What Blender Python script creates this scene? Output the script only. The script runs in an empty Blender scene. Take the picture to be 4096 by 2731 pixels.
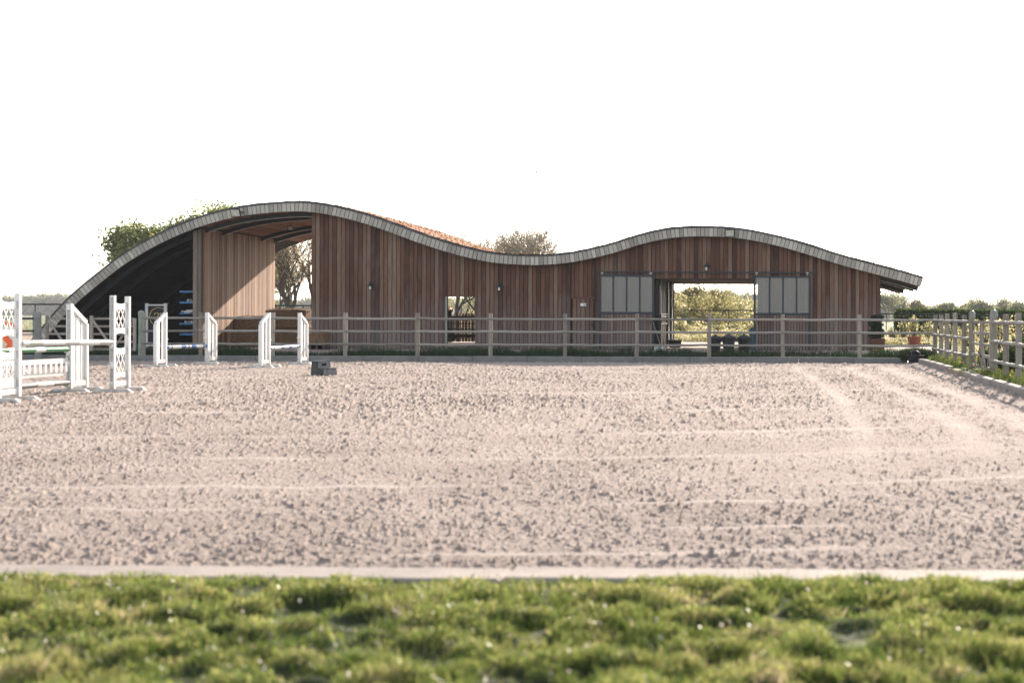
import bpy, math, random
import numpy as np
from mathutils import Vector, Matrix
C = bpy.context.scene.collection
S = bpy.context.scene
R = math.radians
# ------------------------------------------------------------------ camera, world, sun, exposure
F, VX, VY, CAMH, ROLL = 5700.0, 3093.0, 1262.0, 1.57, 0.003
cd = bpy.data.cameras.new('camera'); cam = bpy.data.objects.new('camera', cd); C.objects.link(cam)
cam.location = (0, 0, CAMH); cam.rotation_euler = (R(90), -ROLL, 0)
cd.sensor_width = 36; cd.lens = F/4096*36
cd.shift_x = -(VX-2048)/4096; cd.shift_y = -(1365.5-VY)/4096
cd.clip_end = 3000; cd.clip_start = .1
cd.dof.use_dof = True; cd.dof.focus_distance = 54; cd.dof.aperture_fstop = 2.0
S.camera = cam
SUN_EL, SUN_AZ = R(20.6), R(16.8)          # azimuth measured from +Y towards +X
w = bpy.data.worlds.new('World'); S.world = w; w.use_nodes = True
nt = w.node_tree; bg = nt.nodes['Background']
sky = nt.nodes.new('ShaderNodeTexSky'); sky.sky_type = 'NISHITA'; sky.sun_disc = False
sky.sun_elevation = SUN_EL; sky.sun_rotation = SUN_AZ
sky.air_density = 1.0; sky.dust_density = 1.0; sky.ozone_density = 1.0
hs = nt.nodes.new('ShaderNodeHueSaturation'); hs.inputs['Saturation'].default_value = .42   # thin high cloud
nt.links.new(sky.outputs[0], hs.inputs['Color']); nt.links.new(hs.outputs[0], bg.inputs[0]); bg.inputs[1].default_value = .15
ld = bpy.data.lights.new('sun', 'SUN'); sun = bpy.data.objects.new('sun', ld); C.objects.link(sun)
ld.energy = 5.0; ld.angle = R(.6); ld.color = (1.0, .86, .72)
sd = Vector((math.sin(SUN_AZ)*math.cos(SUN_EL), math.cos(SUN_AZ)*math.cos(SUN_EL), math.sin(SUN_EL)))
sun.rotation_euler = sd.to_track_quat('Z', 'Y').to_euler()
S.view_settings.view_transform = 'Standard'; S.view_settings.look = 'None'
S.view_settings.exposure = 1.3; S.view_settings.gamma = 1
S.render.engine = 'CYCLES'
S.cycles.max_bounces = 8; S.cycles.transparent_max_bounces = 24
# ------------------------------------------------------------------ helpers
def yh(px): return VY + ROLL*(px-VX)
def P(px, py, D): return Vector(((px-VX)*D/F, D, CAMH + (yh(px)-py)*D/F))
def PX(px, D): return (px-VX)*D/F
def PZ(px, py, D): return CAMH + (yh(px)-py)*D/F
def rng(seed): return np.random.RandomState(seed)

class MB:
    def __init__(s): s.v = []; s.f = []; s.m = []; s.r = []
    def add(s, vs, fs, mi=0, r=None):
        b = len(s.v); s.v += [tuple(v) for v in vs]
        r = random.random() if r is None else r
        for f in fs: s.f.append([b+i for i in f]); s.m.append(mi); s.r.append(r)
        return s
    def box(s, x0, x1, y0, y1, z0, z1, mi=0, r=None):
        return s.add([(x0,y0,z0),(x1,y0,z0),(x1,y1,z0),(x0,y1,z0),(x0,y0,z1),(x1,y0,z1),(x1,y1,z1),(x0,y1,z1)],
              [(0,3,2,1),(4,5,6,7),(0,1,5,4),(1,2,6,5),(2,3,7,6),(3,0,4,7)], mi, r)
    def bar(s, a, b, w, t, up=(0,0,1), mi=0, r=None, bev=0):
        a = Vector(a); b = Vector(b); d = (b-a).normalized(); u = Vector(up)
        x = d.cross(u)
        if x.length < 1e-4: x = d.cross(Vector((1,0,0)))
        x.normalize(); y = x.cross(d).normalized()
        x *= w/2; y *= t/2
        ring = [(-1,-1),(1,-1),(1,1),(-1,1)]
        vs = [a+x*i+y*j for i,j in ring] + [b+x*i+y*j for i,j in ring]
        return s.add(vs, [(3,2,1,0),(4,5,6,7),(0,1,5,4),(1,2,6,5),(2,3,7,6),(3,0,4,7)], mi, r)
    def tube(s, pts, rad, n=8, mi=0, cap=True, r=None):
        pts = [Vector(p) for p in pts]
        if not hasattr(rad, '__len__'): rad = [rad]*len(pts)
        vs = []; fs = []
        for i, p in enumerate(pts):
            d = (pts[min(i+1,len(pts)-1)] - pts[max(i-1,0)]).normalized()
            a = d.cross(Vector((0,0,1)))
            if a.length < .05: a = d.cross(Vector((1,0,0)))
            a.normalize(); b = d.cross(a)
            for k in range(n):
                t = 2*math.pi*k/n
                vs.append(p + (a*math.cos(t)+b*math.sin(t))*rad[i])
        for i in range(len(pts)-1):
            for k in range(n):
                k2 = (k+1) % n
                fs.append((i*n+k, i*n+k2, (i+1)*n+k2, (i+1)*n+k))
        if cap: fs.append(tuple(range(n))[::-1]); fs.append(tuple((len(pts)-1)*n+k for k in range(n)))
        return s.add(vs, fs, mi, r)
    def lathe(s, c, prof, n=20, mi=0, sx=1, sy=1):
        cx, cy, cz = c; vs = []; fs = []
        for (rr, z) in prof:
            for k in range(n):
                t = 2*math.pi*k/n; vs.append((cx+rr*sx*math.cos(t), cy+rr*sy*math.sin(t), cz+z))
        for i in range(len(prof)-1):
            for k in range(n):
                k2 = (k+1) % n; fs.append((i*n+k, i*n+k2, (i+1)*n+k2, (i+1)*n+k))
        fs.append(tuple(range(n))[::-1]); fs.append(tuple((len(prof)-1)*n+k for k in range(n)))
        return s.add(vs, fs, mi)
    def prism(s, poly, ext, mi=0, r=None):
        """poly: list of 3D points (planar, any), ext: extrusion vector"""
        n = len(poly); e = Vector(ext); poly = [Vector(p) for p in poly]
        vs = poly + [p+e for p in poly]
        fs = [tuple(range(n)), tuple(range(2*n-1, n-1, -1))] + [(i, n+i, n+(i+1)%n, (i+1)%n) for i in range(n)]
        return s.add(vs, fs, mi, r)
    def obj(s, name, mats, parent=None, smooth=False, bevel=0):
        me = bpy.data.meshes.new(name); me.from_pydata(s.v, [], s.f)
        if not isinstance(mats, (list, tuple)): mats = [mats]
        for m in mats: me.materials.append(m)
        if len(mats) > 1: me.polygons.foreach_set('material_index', s.m)
        a = me.attributes.new('rnd', 'FLOAT', 'FACE'); a.data.foreach_set('value', s.r)
        if smooth: me.polygons.foreach_set('use_smooth', [True]*len(s.f))
        me.update()
        o = bpy.data.objects.new(name, me); C.objects.link(o)
        if parent:
            o.parent = parent; o.location = -Vector(parent.location)
            if tuple(parent.rotation_euler) != (0,0,0): pass
        if smooth:
            try: me.set_sharp_from_angle(angle=R(50))
            except Exception: pass
        if bevel:
            md = o.modifiers.new('b', 'BEVEL'); md.width = bevel; md.segments = 1; md.limit_method = 'ANGLE'
        return o

def npmesh(name, V, Fc, mat, rnd=None, parent=None, smooth=False):
    """Fc: (M,4) or (M,3) int array"""
    me = bpy.data.meshes.new(name); V = np.asarray(V, np.float32); Fc = np.asarray(Fc, np.int32)
    k = Fc.shape[1]
    me.vertices.add(len(V)); me.vertices.foreach_set('co', V.ravel())
    me.loops.add(Fc.size); me.loops.foreach_set('vertex_index', Fc.ravel())
    me.polygons.add(len(Fc)); me.polygons.foreach_set('loop_start', np.arange(0, Fc.size, k, dtype=np.int32))
    try: me.polygons.foreach_set('loop_total', np.full(len(Fc), k, np.int32))
    except Exception: pass
    if smooth: me.polygons.foreach_set('use_smooth', np.ones(len(Fc), bool))
    me.materials.append(mat); me.update(calc_edges=True)
    if rnd is not None:
        a = me.attributes.new('rnd', 'FLOAT', 'FACE'); a.data.foreach_set('value', np.asarray(rnd, np.float32))
    o = bpy.data.objects.new(name, me); C.objects.link(o)
    if parent: o.parent = parent; o.location = -Vector(parent.location)
    return o

def tag(o, label=None, cat=None, group=None, kind=None):
    if label: o['label'] = label
    if cat: o['category'] = cat
    if group: o['group'] = group
    if kind: o['kind'] = kind
    return o
def thing(name, loc, label, cat, group=None):
    o = bpy.data.objects.new(name, None); o.location = loc; C.objects.link(o)
    o.empty_display_size = .2
    return tag(o, label, cat, group)
def copy_tree(o, parent=None):
    c = o.copy(); C.objects.link(c)
    if parent: c.parent = parent
    for ch in [x for x in C.objects if x.parent == o]: copy_tree(ch, c)
    return c

# value noise, vectorised
def vnoise(x, y, seed=0):
    xi = np.floor(x).astype(np.int64); yi = np.floor(y).astype(np.int64); fx = x-xi; fy = y-yi
    fx = fx*fx*(3-2*fx); fy = fy*fy*(3-2*fy)
    def h(a, b):
        n = (a*374761393 + b*668265263 + seed*1442695041) & 0x7fffffff
        n = ((n ^ (n >> 13))*1274126177) & 0x7fffffff
        return ((n ^ (n >> 16)) & 0xffff)/65535.0
    return (h(xi,yi)*(1-fx)+h(xi+1,yi)*fx)*(1-fy) + (h(xi,yi+1)*(1-fx)+h(xi+1,yi+1)*fx)*fy

# ------------------------------------------------------------------ materials
def M0(name):
    m = bpy.data.materials.new(name); m.use_nodes = True
    return m, m.node_tree, m.node_tree.nodes['Principled BSDF']
def ramp(t, stops, fac):
    r = t.nodes.new('ShaderNodeValToRGB'); e = r.color_ramp.elements
    while len(e) < len(stops): e.new(.5)
    for el, (p, c) in zip(e, stops): el.position = p; el.color = (*c, 1)
    t.links.new(fac, r.inputs[0]); return r.outputs[0]
def noise(t, scale, detail=4, vec=None, sc=None, rough=.55):
    n = t.nodes.new('ShaderNodeTexNoise'); n.inputs['Scale'].default_value = scale
    n.inputs['Detail'].default_value = detail; n.inputs['Roughness'].default_value = rough
    if vec is None:
        g = t.nodes.new('ShaderNodeNewGeometry'); vec = g.outputs['Position']
    if sc:
        mp = t.nodes.new('ShaderNodeMapping'); mp.inputs['Scale'].default_value = sc
        t.links.new(vec, mp.inputs[0]); vec = mp.outputs[0]
    t.links.new(vec, n.inputs['Vector']); return n.outputs[0]
def mixc(t, a, b, fac, mode='MIX'):
    m = t.nodes.new('ShaderNodeMix'); m.data_type = 'RGBA'; m.blend_type = mode
    for i, v in ((0, fac), (6, a), (7, b)):
        if hasattr(v, 'links') or hasattr(v, 'is_output'): t.links.new(v, m.inputs[i])
        else: m.inputs[i].default_value = v if i == 0 else (*v, 1)
    return m.outputs[2]
def bump(t, p, h, strength=.3, dist=.01):
    b = t.nodes.new('ShaderNodeBump'); b.inputs['Strength'].default_value = strength
    b.inputs['Distance'].default_value = dist; t.links.new(h, b.inputs['Height']); t.links.new(b.outputs[0], p.inputs['Normal'])
def plain(name, col, rough=.6, var=.15, scale=8, metal=0, bmp=.15, spec=.3, sc=None):
    m, t, p = M0(name)
    n = noise(t, scale, 5, sc=sc)
    a = tuple(max(0, c*(1-var)) for c in col); b = tuple(min(1, c*(1+var)) for c in col)
    t.links.new(ramp(t, [(.3, a), (.7, b)], n), p.inputs['Base Color'])
    p.inputs['Roughness'].default_value = rough; p.inputs['Metallic'].default_value = metal
    p.inputs['Specular IOR Level'].default_value = spec
    if bmp: bump(t, p, n, bmp, .01)
    return m
def boards(name, stops, grain=(14, 14, .9), rough=.75, weather=None, dark=.55, silver=(.17,.14,.125)):
    """per board colour from the rnd attribute, long grain, knots, silvering near the ground"""
    m, t, p = M0(name)
    at = t.nodes.new('ShaderNodeAttribute'); at.attribute_name = 'rnd'
    base = ramp(t, stops, at.outputs['Fac'])
    g = t.nodes.new('ShaderNodeNewGeometry')
    off = t.nodes.new('ShaderNodeVectorMath'); off.operation = 'MULTIPLY_ADD'
    comb = t.nodes.new('ShaderNodeCombineXYZ')
    for i in range(3): t.links.new(at.outputs['Fac'], comb.inputs[i])
    t.links.new(comb.outputs[0], off.inputs[0]); off.inputs[1].default_value = (37, 37, 71); t.links.new(g.outputs['Position'], off.inputs[2])
    n1 = noise(t, 1.6, 6, off.outputs[0], grain, .65)
    n2 = noise(t, 1.0, 3, off.outputs[0], (1.2, 1.2, .55))
    k = noise(t, 1.0, 2, off.outputs[0], (9, 9, 3.2))
    c = mixc(t, base, (.0, .0, .0), ramp(t, [(.25, (dark,)*3), (.62, (0,)*3)], n1))
    c = mixc(t, c, silver, ramp(t, [(.5, (0,)*3), (.75, (.4,)*3)], n2))
    c = mixc(t, c, (.03, .018, .012), ramp(t, [(.74, (0,)*3), (.80, (.75,)*3)], k))
    if weather:
        sx = t.nodes.new('ShaderNodeSeparateXYZ'); t.links.new(g.outputs['Position'], sx.inputs[0])
        mr = t.nodes.new('ShaderNodeMapRange'); mr.inputs[1].default_value = weather[0]; mr.inputs[2].default_value = weather[1]
        mr.inputs[3].default_value = .55; mr.inputs[4].default_value = 0
        ad = t.nodes.new('ShaderNodeMath'); ad.operation = 'MULTIPLY_ADD'; ad.inputs[1].default_value = -2.2
        t.links.new(n2, ad.inputs[0]); t.links.new(sx.outputs[2], ad.inputs[2])
        t.links.new(ad.outputs[0], mr.inputs[0])
        c = mixc(t, c, (.16, .145, .14), mr.outputs[0])
    t.links.new(c, p.inputs['Base Color']); p.inputs['Roughness'].default_value = rough
    p.inputs['Specular IOR Level'].default_value = .25
    bump(t, p, n1, .35, .006)
    return m
def leafmat(name, stops, trans=.5, rough=.6):
    m, t, p = M0(name)
    at = t.nodes.new('ShaderNodeAttribute'); at.attribute_name = 'rnd'
    c = ramp(t, stops, at.outputs['Fac'])
    t.links.new(c, p.inputs['Base Color']); p.inputs['Roughness'].default_value = rough
    p.inputs['Specular IOR Level'].default_value = .2
    tr = t.nodes.new('ShaderNodeBsdfTranslucent'); t.links.new(c, tr.inputs[0])
    mx = t.nodes.new('ShaderNodeMixShader'); mx.inputs[0].default_value = trans
    t.links.new(p.outputs[0], mx.inputs[1]); t.links.new(tr.outputs[0], mx.inputs[2])
    t.links.new(mx.outputs[0], t.nodes['Material Output'].inputs[0]); return m

BROWN = [(0, (.060,.026,.019)), (.25, (.105,.044,.028)), (.5, (.14,.064,.040)), (.7, (.17,.087,.056)), (.85, (.20,.120,.083)), (1, (.235,.165,.125))]
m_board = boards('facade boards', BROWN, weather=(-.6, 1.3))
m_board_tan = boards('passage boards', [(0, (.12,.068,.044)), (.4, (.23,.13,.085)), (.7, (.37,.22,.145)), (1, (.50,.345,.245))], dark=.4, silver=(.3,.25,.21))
m_board_grey = boards('weathered boards', [(0, (.27,.245,.215)), (.5, (.37,.34,.30)), (1, (.50,.465,.41))], dark=.35, silver=(.5,.48,.44))
m_board_mid = boards('greyed brown boards', [(0, (.15,.115,.095)), (1, (.22,.175,.15))], silver=(.26,.24,.22))
m_soffit = boards('soffit boards', [(0, (.13,.06,.04)), (.5, (.21,.10,.062)), (1, (.30,.155,.10))], grain=(14, .9, 14), dark=.4)
m_dark_soffit = boards('shade-darkened bay boards', [(0, (.004,.005,.007)), (1, (.010,.010,.013))], silver=(.014,.014,.018), grain=(14, .9, 14), dark=.4)  # near-black boards: the storage bay's shade put into the colour
m_back = plain('wall backing', (.03,.026,.024), .9)
m_trim = plain('roof trim', (.055,.06,.068), .55, scale=3)
m_steel = plain('dark steel', (.018,.026,.034), .45, scale=4, bmp=.03)
m_flange = plain('beam flange', (.32,.32,.31), .5)
m_black = plain('black plastic', (.016,.018,.022), .45, scale=5, bmp=.05)
m_blue = plain('blue steel', (.10,.30,.62), .5, bmp=.03)
def scuffed(name, col, lo, hi):
    m, t, p = M0(name); n = noise(t, 7, 6); n2 = noise(t, 26, 5)
    g = t.nodes.new('ShaderNodeNewGeometry'); sx = t.nodes.new('ShaderNodeSeparateXYZ'); t.links.new(g.outputs['Position'], sx.inputs[0])
    mr = t.nodes.new('ShaderNodeMapRange'); mr.inputs[1].default_value = lo; mr.inputs[2].default_value = hi; mr.inputs[3].default_value = .75; mr.inputs[4].default_value = .06
    t.links.new(sx.outputs[2], mr.inputs[0])
    mu = t.nodes.new('ShaderNodeMath'); mu.operation = 'MULTIPLY'; t.links.new(mr.outputs[0], mu.inputs[0])
    t.links.new(ramp(t, [(.38, (0,)*3), (.62, (1,)*3)], n), mu.inputs[1])
    c = mixc(t, col, (.36,.29,.24), mu.outputs[0])
    c = mixc(t, c, (.30,.28,.26), ramp(t, [(.66, (0,)*3), (.74, (.5,)*3)], n2))
    t.links.new(c, p.inputs['Base Color']); p.inputs['Roughness'].default_value = .5; bump(t, p, n2, .1, .005); return m
m_white = scuffed('white painted wood', (.66,.655,.64), 0, .5)
m_whiteside = scuffed('worn white paint', (.56,.56,.55), -.1, .3)
m_strip = plain('drilled strip', (.33,.33,.32), .5, var=.5, scale=60, metal=.3)
m_orange = plain('orange paint', (.75,.12,.03), .45, var=.08)
m_cream = plain('cream paint', (.62,.52,.38), .5, var=.06)
m_green = plain('green paint', (.06,.22,.09), .4, var=.1)
m_grey = plain('grey paint', (.22,.22,.20), .45, var=.12)
m_palegrey = plain('pale grey paint', (.42,.42,.39), .4, var=.1)
m_bluep = plain('blue paint', (.03,.12,.36), .4, var=.1)
m_gold = plain('gold paint', (.42,.30,.10), .5, var=.1)
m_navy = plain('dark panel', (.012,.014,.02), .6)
m_post = boards('fence wood', [(0, (.20,.17,.14)), (.5, (.28,.245,.205)), (1, (.37,.33,.28))], grain=(20,20,2), dark=.5, silver=(.38,.35,.31))
m_rail = boards('rail wood', [(0, (.17,.16,.14)), (.5, (.23,.215,.19)), (1, (.31,.29,.26))], grain=(2,2,22), dark=.45, silver=(.36,.34,.31))
m_darkrail = plain('dark timber', (.05,.045,.04), .8)
m_lamp = plain('lamp glass', (.6,.6,.56), .25, var=.05)
m_terra = plain('terracotta', (.30,.10,.06), .8, var=.2)
m_kerb = None
def conc(name, col, var=.25):
    m, t, p = M0(name); n = noise(t, 3, 8); n2 = noise(t, 40, 4)
    c = ramp(t, [(.3, tuple(x*(1-var) for x in col)), (.7, tuple(x*(1+var*.5) for x in col))], n)
    c = mixc(t, c, tuple(x*.45 for x in col), ramp(t, [(.60, (0,)*3), (.72, (.7,)*3)], n2))
    t.links.new(c, p.inputs['Base Color']); p.inputs['Roughness'].default_value = .9; bump(t, p, n2, .5, .01); return m
m_kerb = conc('kerb concrete', (.165,.165,.16))
m_kerbn = conc('near kerb concrete', (.255,.215,.19), .25)
m_pave = plain('paving', (.34,.26,.22), .9, var=.25, scale=2.5, bmp=.3)
m_bark = plain('bark', (.07,.06,.05), .9, var=.4, scale=6, bmp=.6)
m_barkl = plain('grey bark', (.30,.26,.22), .9, var=.4, scale=6, bmp=.6)
m_hay = None
def hay():
    m, t, p = M0('hay'); n = noise(t, 9, 8, sc=(1, 1, 5)); n2 = noise(t, 60, 3)
    c = ramp(t, [(.25, (.06,.034,.019)), (.5, (.19,.115,.062)), (.78, (.42,.29,.17))], n2)
    c = mixc(t, c, (.13,.075,.04), ramp(t, [(.35, (.8,)*3), (.6, (0,)*3)], n))
    t.links.new(c, p.inputs['Base Color']); p.inputs['Roughness'].default_value = .95; bump(t, p, n2, 1, .03); return m
m_hay = hay()
def sedum():
    m, t, p = M0('sedum'); n = noise(t, 1.3, 6); n2 = noise(t, 14, 6)
    c = ramp(t, [(.3, (.15,.045,.022)), (.5, (.27,.10,.05)), (.7, (.30,.17,.08))], n)
    c = mixc(t, c, (.11,.10,.035), ramp(t, [(.5, (0,)*3), (.66, (.8,)*3)], n2))
    t.links.new(c, p.inputs['Base Color']); p.inputs['Roughness'].default_value = .95; bump(t, p, n2, 1, .05); return m
m_sedum = sedum()
def sandm():
    m, t, p = M0('sand'); n = noise(t, .5, 5); n2 = noise(t, 45, 4); n3 = noise(t, 170, 3)
    c = ramp(t, [(.35, (.335,.275,.24)), (.65, (.42,.348,.308))], n)
    c = mixc(t, c, (.20,.14,.11), ramp(t, [(.56, (0,)*3), (.70, (.55,)*3)], n2))
    c = mixc(t, c, (.56,.47,.41), ramp(t, [(.55, (0,)*3), (.72, (.5,)*3)], n3))
    at = t.nodes.new('ShaderNodeAttribute'); at.attribute_name = 'rnd'   # packed tracks: their sunlit brightness put into the sand colour
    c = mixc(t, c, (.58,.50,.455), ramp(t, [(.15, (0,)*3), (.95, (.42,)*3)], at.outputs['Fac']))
    t.links.new(c, p.inputs['Base Color']); p.inputs['Roughness'].default_value = .95
    p.inputs['Specular IOR Level'].default_value = .15
    ad = t.nodes.new('ShaderNodeMath'); t.links.new(n2, ad.inputs[0]); t.links.new(n3, ad.inputs[1])
    bump(t, p, ad.outputs[0], 1.0, .016); return m
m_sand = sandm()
def fieldm():
    m, t, p = M0('field grass'); n = noise(t, .12, 6); n2 = noise(t, 9, 6)
    c = ramp(t, [(.35, (.05,.075,.02)), (.55, (.10,.12,.035)), (.7, (.17,.15,.06))], n2)
    c = mixc(t, c, (.13,.14,.045), ramp(t, [(.4, (0,)*3), (.7, (.7,)*3)], n))
    t.links.new(c, p.inputs['Base Color']); p.inputs['Roughness'].default_value = .95; bump(t, p, n2, 1, .06); return m
m_field = fieldm()
m_soil = plain('dry paddock', (.30,.22,.15), .95, var=.2, scale=.6, bmp=.3)
G1 = leafmat('lawn blades', [(0, (.035,.075,.015)), (.35, (.125,.17,.038)), (.65, (.26,.275,.08)), (.88, (.38,.35,.14)), (1, (.58,.46,.29))], .5, .4)
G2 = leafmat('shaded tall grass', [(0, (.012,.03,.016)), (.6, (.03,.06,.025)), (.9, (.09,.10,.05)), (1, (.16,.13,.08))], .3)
G3 = leafmat('verge grass', [(0, (.04,.065,.018)), (.5, (.09,.12,.032)), (.9, (.22,.22,.07)), (1, (.42,.28,.06))], .5)
m_clod = plain('lawn soil', (.022,.03,.010), .95, var=.4, scale=12)
L_oak = leafmat('oak leaves', [(0, (.07,.095,.03)), (.5, (.17,.20,.065)), (1, (.34,.33,.13))], .6)
L_thin = leafmat('young leaves', [(0, (.12,.13,.05)), (.5, (.26,.24,.10)), (1, (.42,.34,.18))], .6)
L_pale = leafmat('pale spring leaves', [(0, (.20,.165,.10)), (.5, (.36,.29,.18)), (1, (.50,.41,.28))], .65)
L_yel = leafmat('yellow green leaves', [(0, (.14,.15,.06)), (.4, (.32,.30,.13)), (.8, (.52,.46,.25)), (1, (.72,.64,.48))], .6)
L_hedge = leafmat('hedge leaves', [(0, (.02,.04,.012)), (.6, (.05,.085,.022)), (1, (.13,.16,.04))], .4)
L_far = leafmat('far foliage', [(0, (.14,.155,.085)), (.6, (.26,.265,.15)), (1, (.40,.37,.22))], .6)
L_dark = leafmat('yew leaves', [(0, (.008,.02,.012)), (1, (.025,.05,.022))], .2)
m_flower = leafmat('pale blossom', [(0, (.6,.5,.45)), (1, (.85,.78,.74))], .4)
def glassm():
    m, t, p = M0('hazy pane'); p.inputs['Base Color'].default_value = (.34,.33,.30,1); p.inputs['Roughness'].default_value = .35
    tr = t.nodes.new('ShaderNodeBsdfTransparent'); tr.inputs[0].default_value = (.95,.95,.95,1)
    mx = t.nodes.new('ShaderNodeMixShader'); mx.inputs[0].default_value = .62
    t.links.new(p.outputs[0], mx.inputs[1]); t.links.new(tr.outputs[0], mx.inputs[2])
    t.links.new(mx.outputs[0], t.nodes['Material Output'].inputs[0]); return m
m_pane = glassm()
random.seed(7)

# ------------------------------------------------------------------ the setting
GZ = .17
AX0, AX1 = -26.0, 4.72            # arena extents
def sheet(name, rects, z, mat, kind='structure'):
    b = MB()
    for (x0, x1, y0, y1) in rects: b.add([(x0,y0,z),(x1,y0,z),(x1,y1,z),(x0,y1,z)], [(0,1,2,3)])
    return tag(b.obj(name, mat), kind=kind)
sheet('ground', [(-1400, AX0, -40, 1250), (AX1, 950, -40, 1250), (AX0, AX1, -40, 7.3), (AX0, AX1, 47.0, 1250)], GZ, m_field)
sheet('path', [(-34, 4.3, 49.6, 74), (4.3, 7.2, 49.6, 66)], GZ+.012, m_pave)
sheet('paddock', [(-80, -25.5, 76, 118)], GZ+.012, m_soil)

# arena sand: displaced sheet, denser near the camera
def build_sand():
    D = [7.45]
    while D[-1] < 47.05:
        d = D[-1]; D.append(d + min(max(d*d/2237*.33, .012), .062))
    D = np.array(D); px = np.linspace(-700, 5300, 1550)
    DD, PP = np.meshgrid(D, px, indexing='ij'); X = (PP-VX)*DD/F
    X = np.minimum(X, 4.9)
    # low tracks: harrow and wheel lines where the sand is pressed flat
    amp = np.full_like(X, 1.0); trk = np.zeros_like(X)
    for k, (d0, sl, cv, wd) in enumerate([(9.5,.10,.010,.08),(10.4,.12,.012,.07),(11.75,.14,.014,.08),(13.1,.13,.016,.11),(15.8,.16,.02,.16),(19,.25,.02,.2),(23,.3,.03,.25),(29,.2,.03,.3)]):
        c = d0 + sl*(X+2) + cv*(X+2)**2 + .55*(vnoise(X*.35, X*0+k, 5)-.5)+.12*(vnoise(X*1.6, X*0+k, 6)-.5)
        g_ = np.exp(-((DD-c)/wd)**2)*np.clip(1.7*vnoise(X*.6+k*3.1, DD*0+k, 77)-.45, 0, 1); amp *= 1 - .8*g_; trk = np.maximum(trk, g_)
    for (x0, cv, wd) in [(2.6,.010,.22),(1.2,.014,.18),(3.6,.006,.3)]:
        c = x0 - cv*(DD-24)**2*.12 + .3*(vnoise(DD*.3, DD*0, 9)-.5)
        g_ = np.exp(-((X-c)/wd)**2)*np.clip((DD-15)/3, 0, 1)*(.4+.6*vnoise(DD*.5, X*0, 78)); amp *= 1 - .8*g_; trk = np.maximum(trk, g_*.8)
    patch = .7+.6*vnoise(X*.55+3, DD*.35, 11)
    h = .014*(vnoise(X/.42, DD/.42, 1)-.5)
    n2 = vnoise(X/.038, DD/.05, 2); n3 = vnoise(X/.018, DD/.025, 3)
    far = np.clip((DD-14)/20, 0, 1)
    h += amp*patch*(.017*(n2-.5) + .011*(n3-.5))*(1-far*.4)
    h += (.004+.022*far)*(rng(8).rand(*X.shape)-.5)*(.4+.6*amp)
    n4 = vnoise(X/.030+7, DD/.042, 4); sel = np.clip((n4-.76)/.2, 0, 1)
    h += amp*patch*.022*sel*(.4+n3)
    n6 = vnoise(X/.05+70, DD/.13, 24); h += np.clip(far*2, 0, 1)*patch*amp*(.042*np.clip((n6-.70)/.2, 0, 1))
    n5 = vnoise(X/.055+7, DD/.07, 14); h += amp*.032*np.clip((n5-.90)/.08, 0, 1)*(.3+n3)
    # loose sand banked up against the near and right kerbs
    h += .10*np.exp(-((DD-7.45)/.35)**2) + .06*np.exp(-((X-4.7)/.35)**2)
    V = np.stack([X, DD, h], -1).reshape(-1, 3)
    n, m = X.shape; i = np.arange((n-1)*(m-1)); r = i//(m-1); c = i % (m-1); a = r*m+c
    Fq = np.stack([a, a+1, a+m+1, a+m], -1)
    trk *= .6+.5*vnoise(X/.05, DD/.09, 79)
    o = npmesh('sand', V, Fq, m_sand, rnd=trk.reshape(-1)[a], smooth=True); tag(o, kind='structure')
build_sand()
sheet('arena_base', [(AX0, AX1+.1, 7.3, 47.1)], -.03, m_sand)

# kerbs
mb = MB(); mb.box(AX1+.005, AX1+.16, 7.4, 47, -.1, GZ-.004); tag(mb.obj('verge_edge', m_soil), kind='structure')
def kerb_run(name, a, b, w, z0, z1, mat, seg=2.0, lean=0):
    a = Vector(a); b = Vector(b); L = (b-a).length; n = max(1, round(L/seg)); mb = MB()
    for i in range(n):
        p = a + (b-a)*(i/n); q = a + (b-a)*((i+1)/n)-(b-a).normalized()*.002
        dz = random.uniform(-.008, .008); dx = random.uniform(-.012, .012)
        side = Vector((-(b-a).y, (b-a).x, 0)).normalized()
        m0 = (z0+z1)/2 + dz
        p2 = Vector((p.x, p.y, m0))+side*dx; q2 = Vector((q.x, q.y, m0))+side*(dx+random.uniform(-.01,.01))
        mb.bar(p2, q2, w, z1-z0)
    o = mb.obj(name, mat, bevel=.02); return tag(o, kind='structure')
kerb_run('kerb', (PX(-600,7.62), 7.67, 0), (PX(4700,7.5), 7.50, 0), .34, -.05, .2, m_kerbn, 3.0)
kerb_run('kerb', (AX0, 47.0, 0), (PX(3632,46.8), 46.95, 0), .12, -.05, .205, m_kerb, 1.75)
kerb_run('kerb', (4.80, 46.0, 0), (4.80, 38.6, 0), .22, -.05, .2, m_kerbn, 1.9)
kerb_run('kerb', (4.80, 34.6, 0), (4.80, 7.9, 0), .22, -.05, .2, m_kerbn, 1.9)

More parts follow.
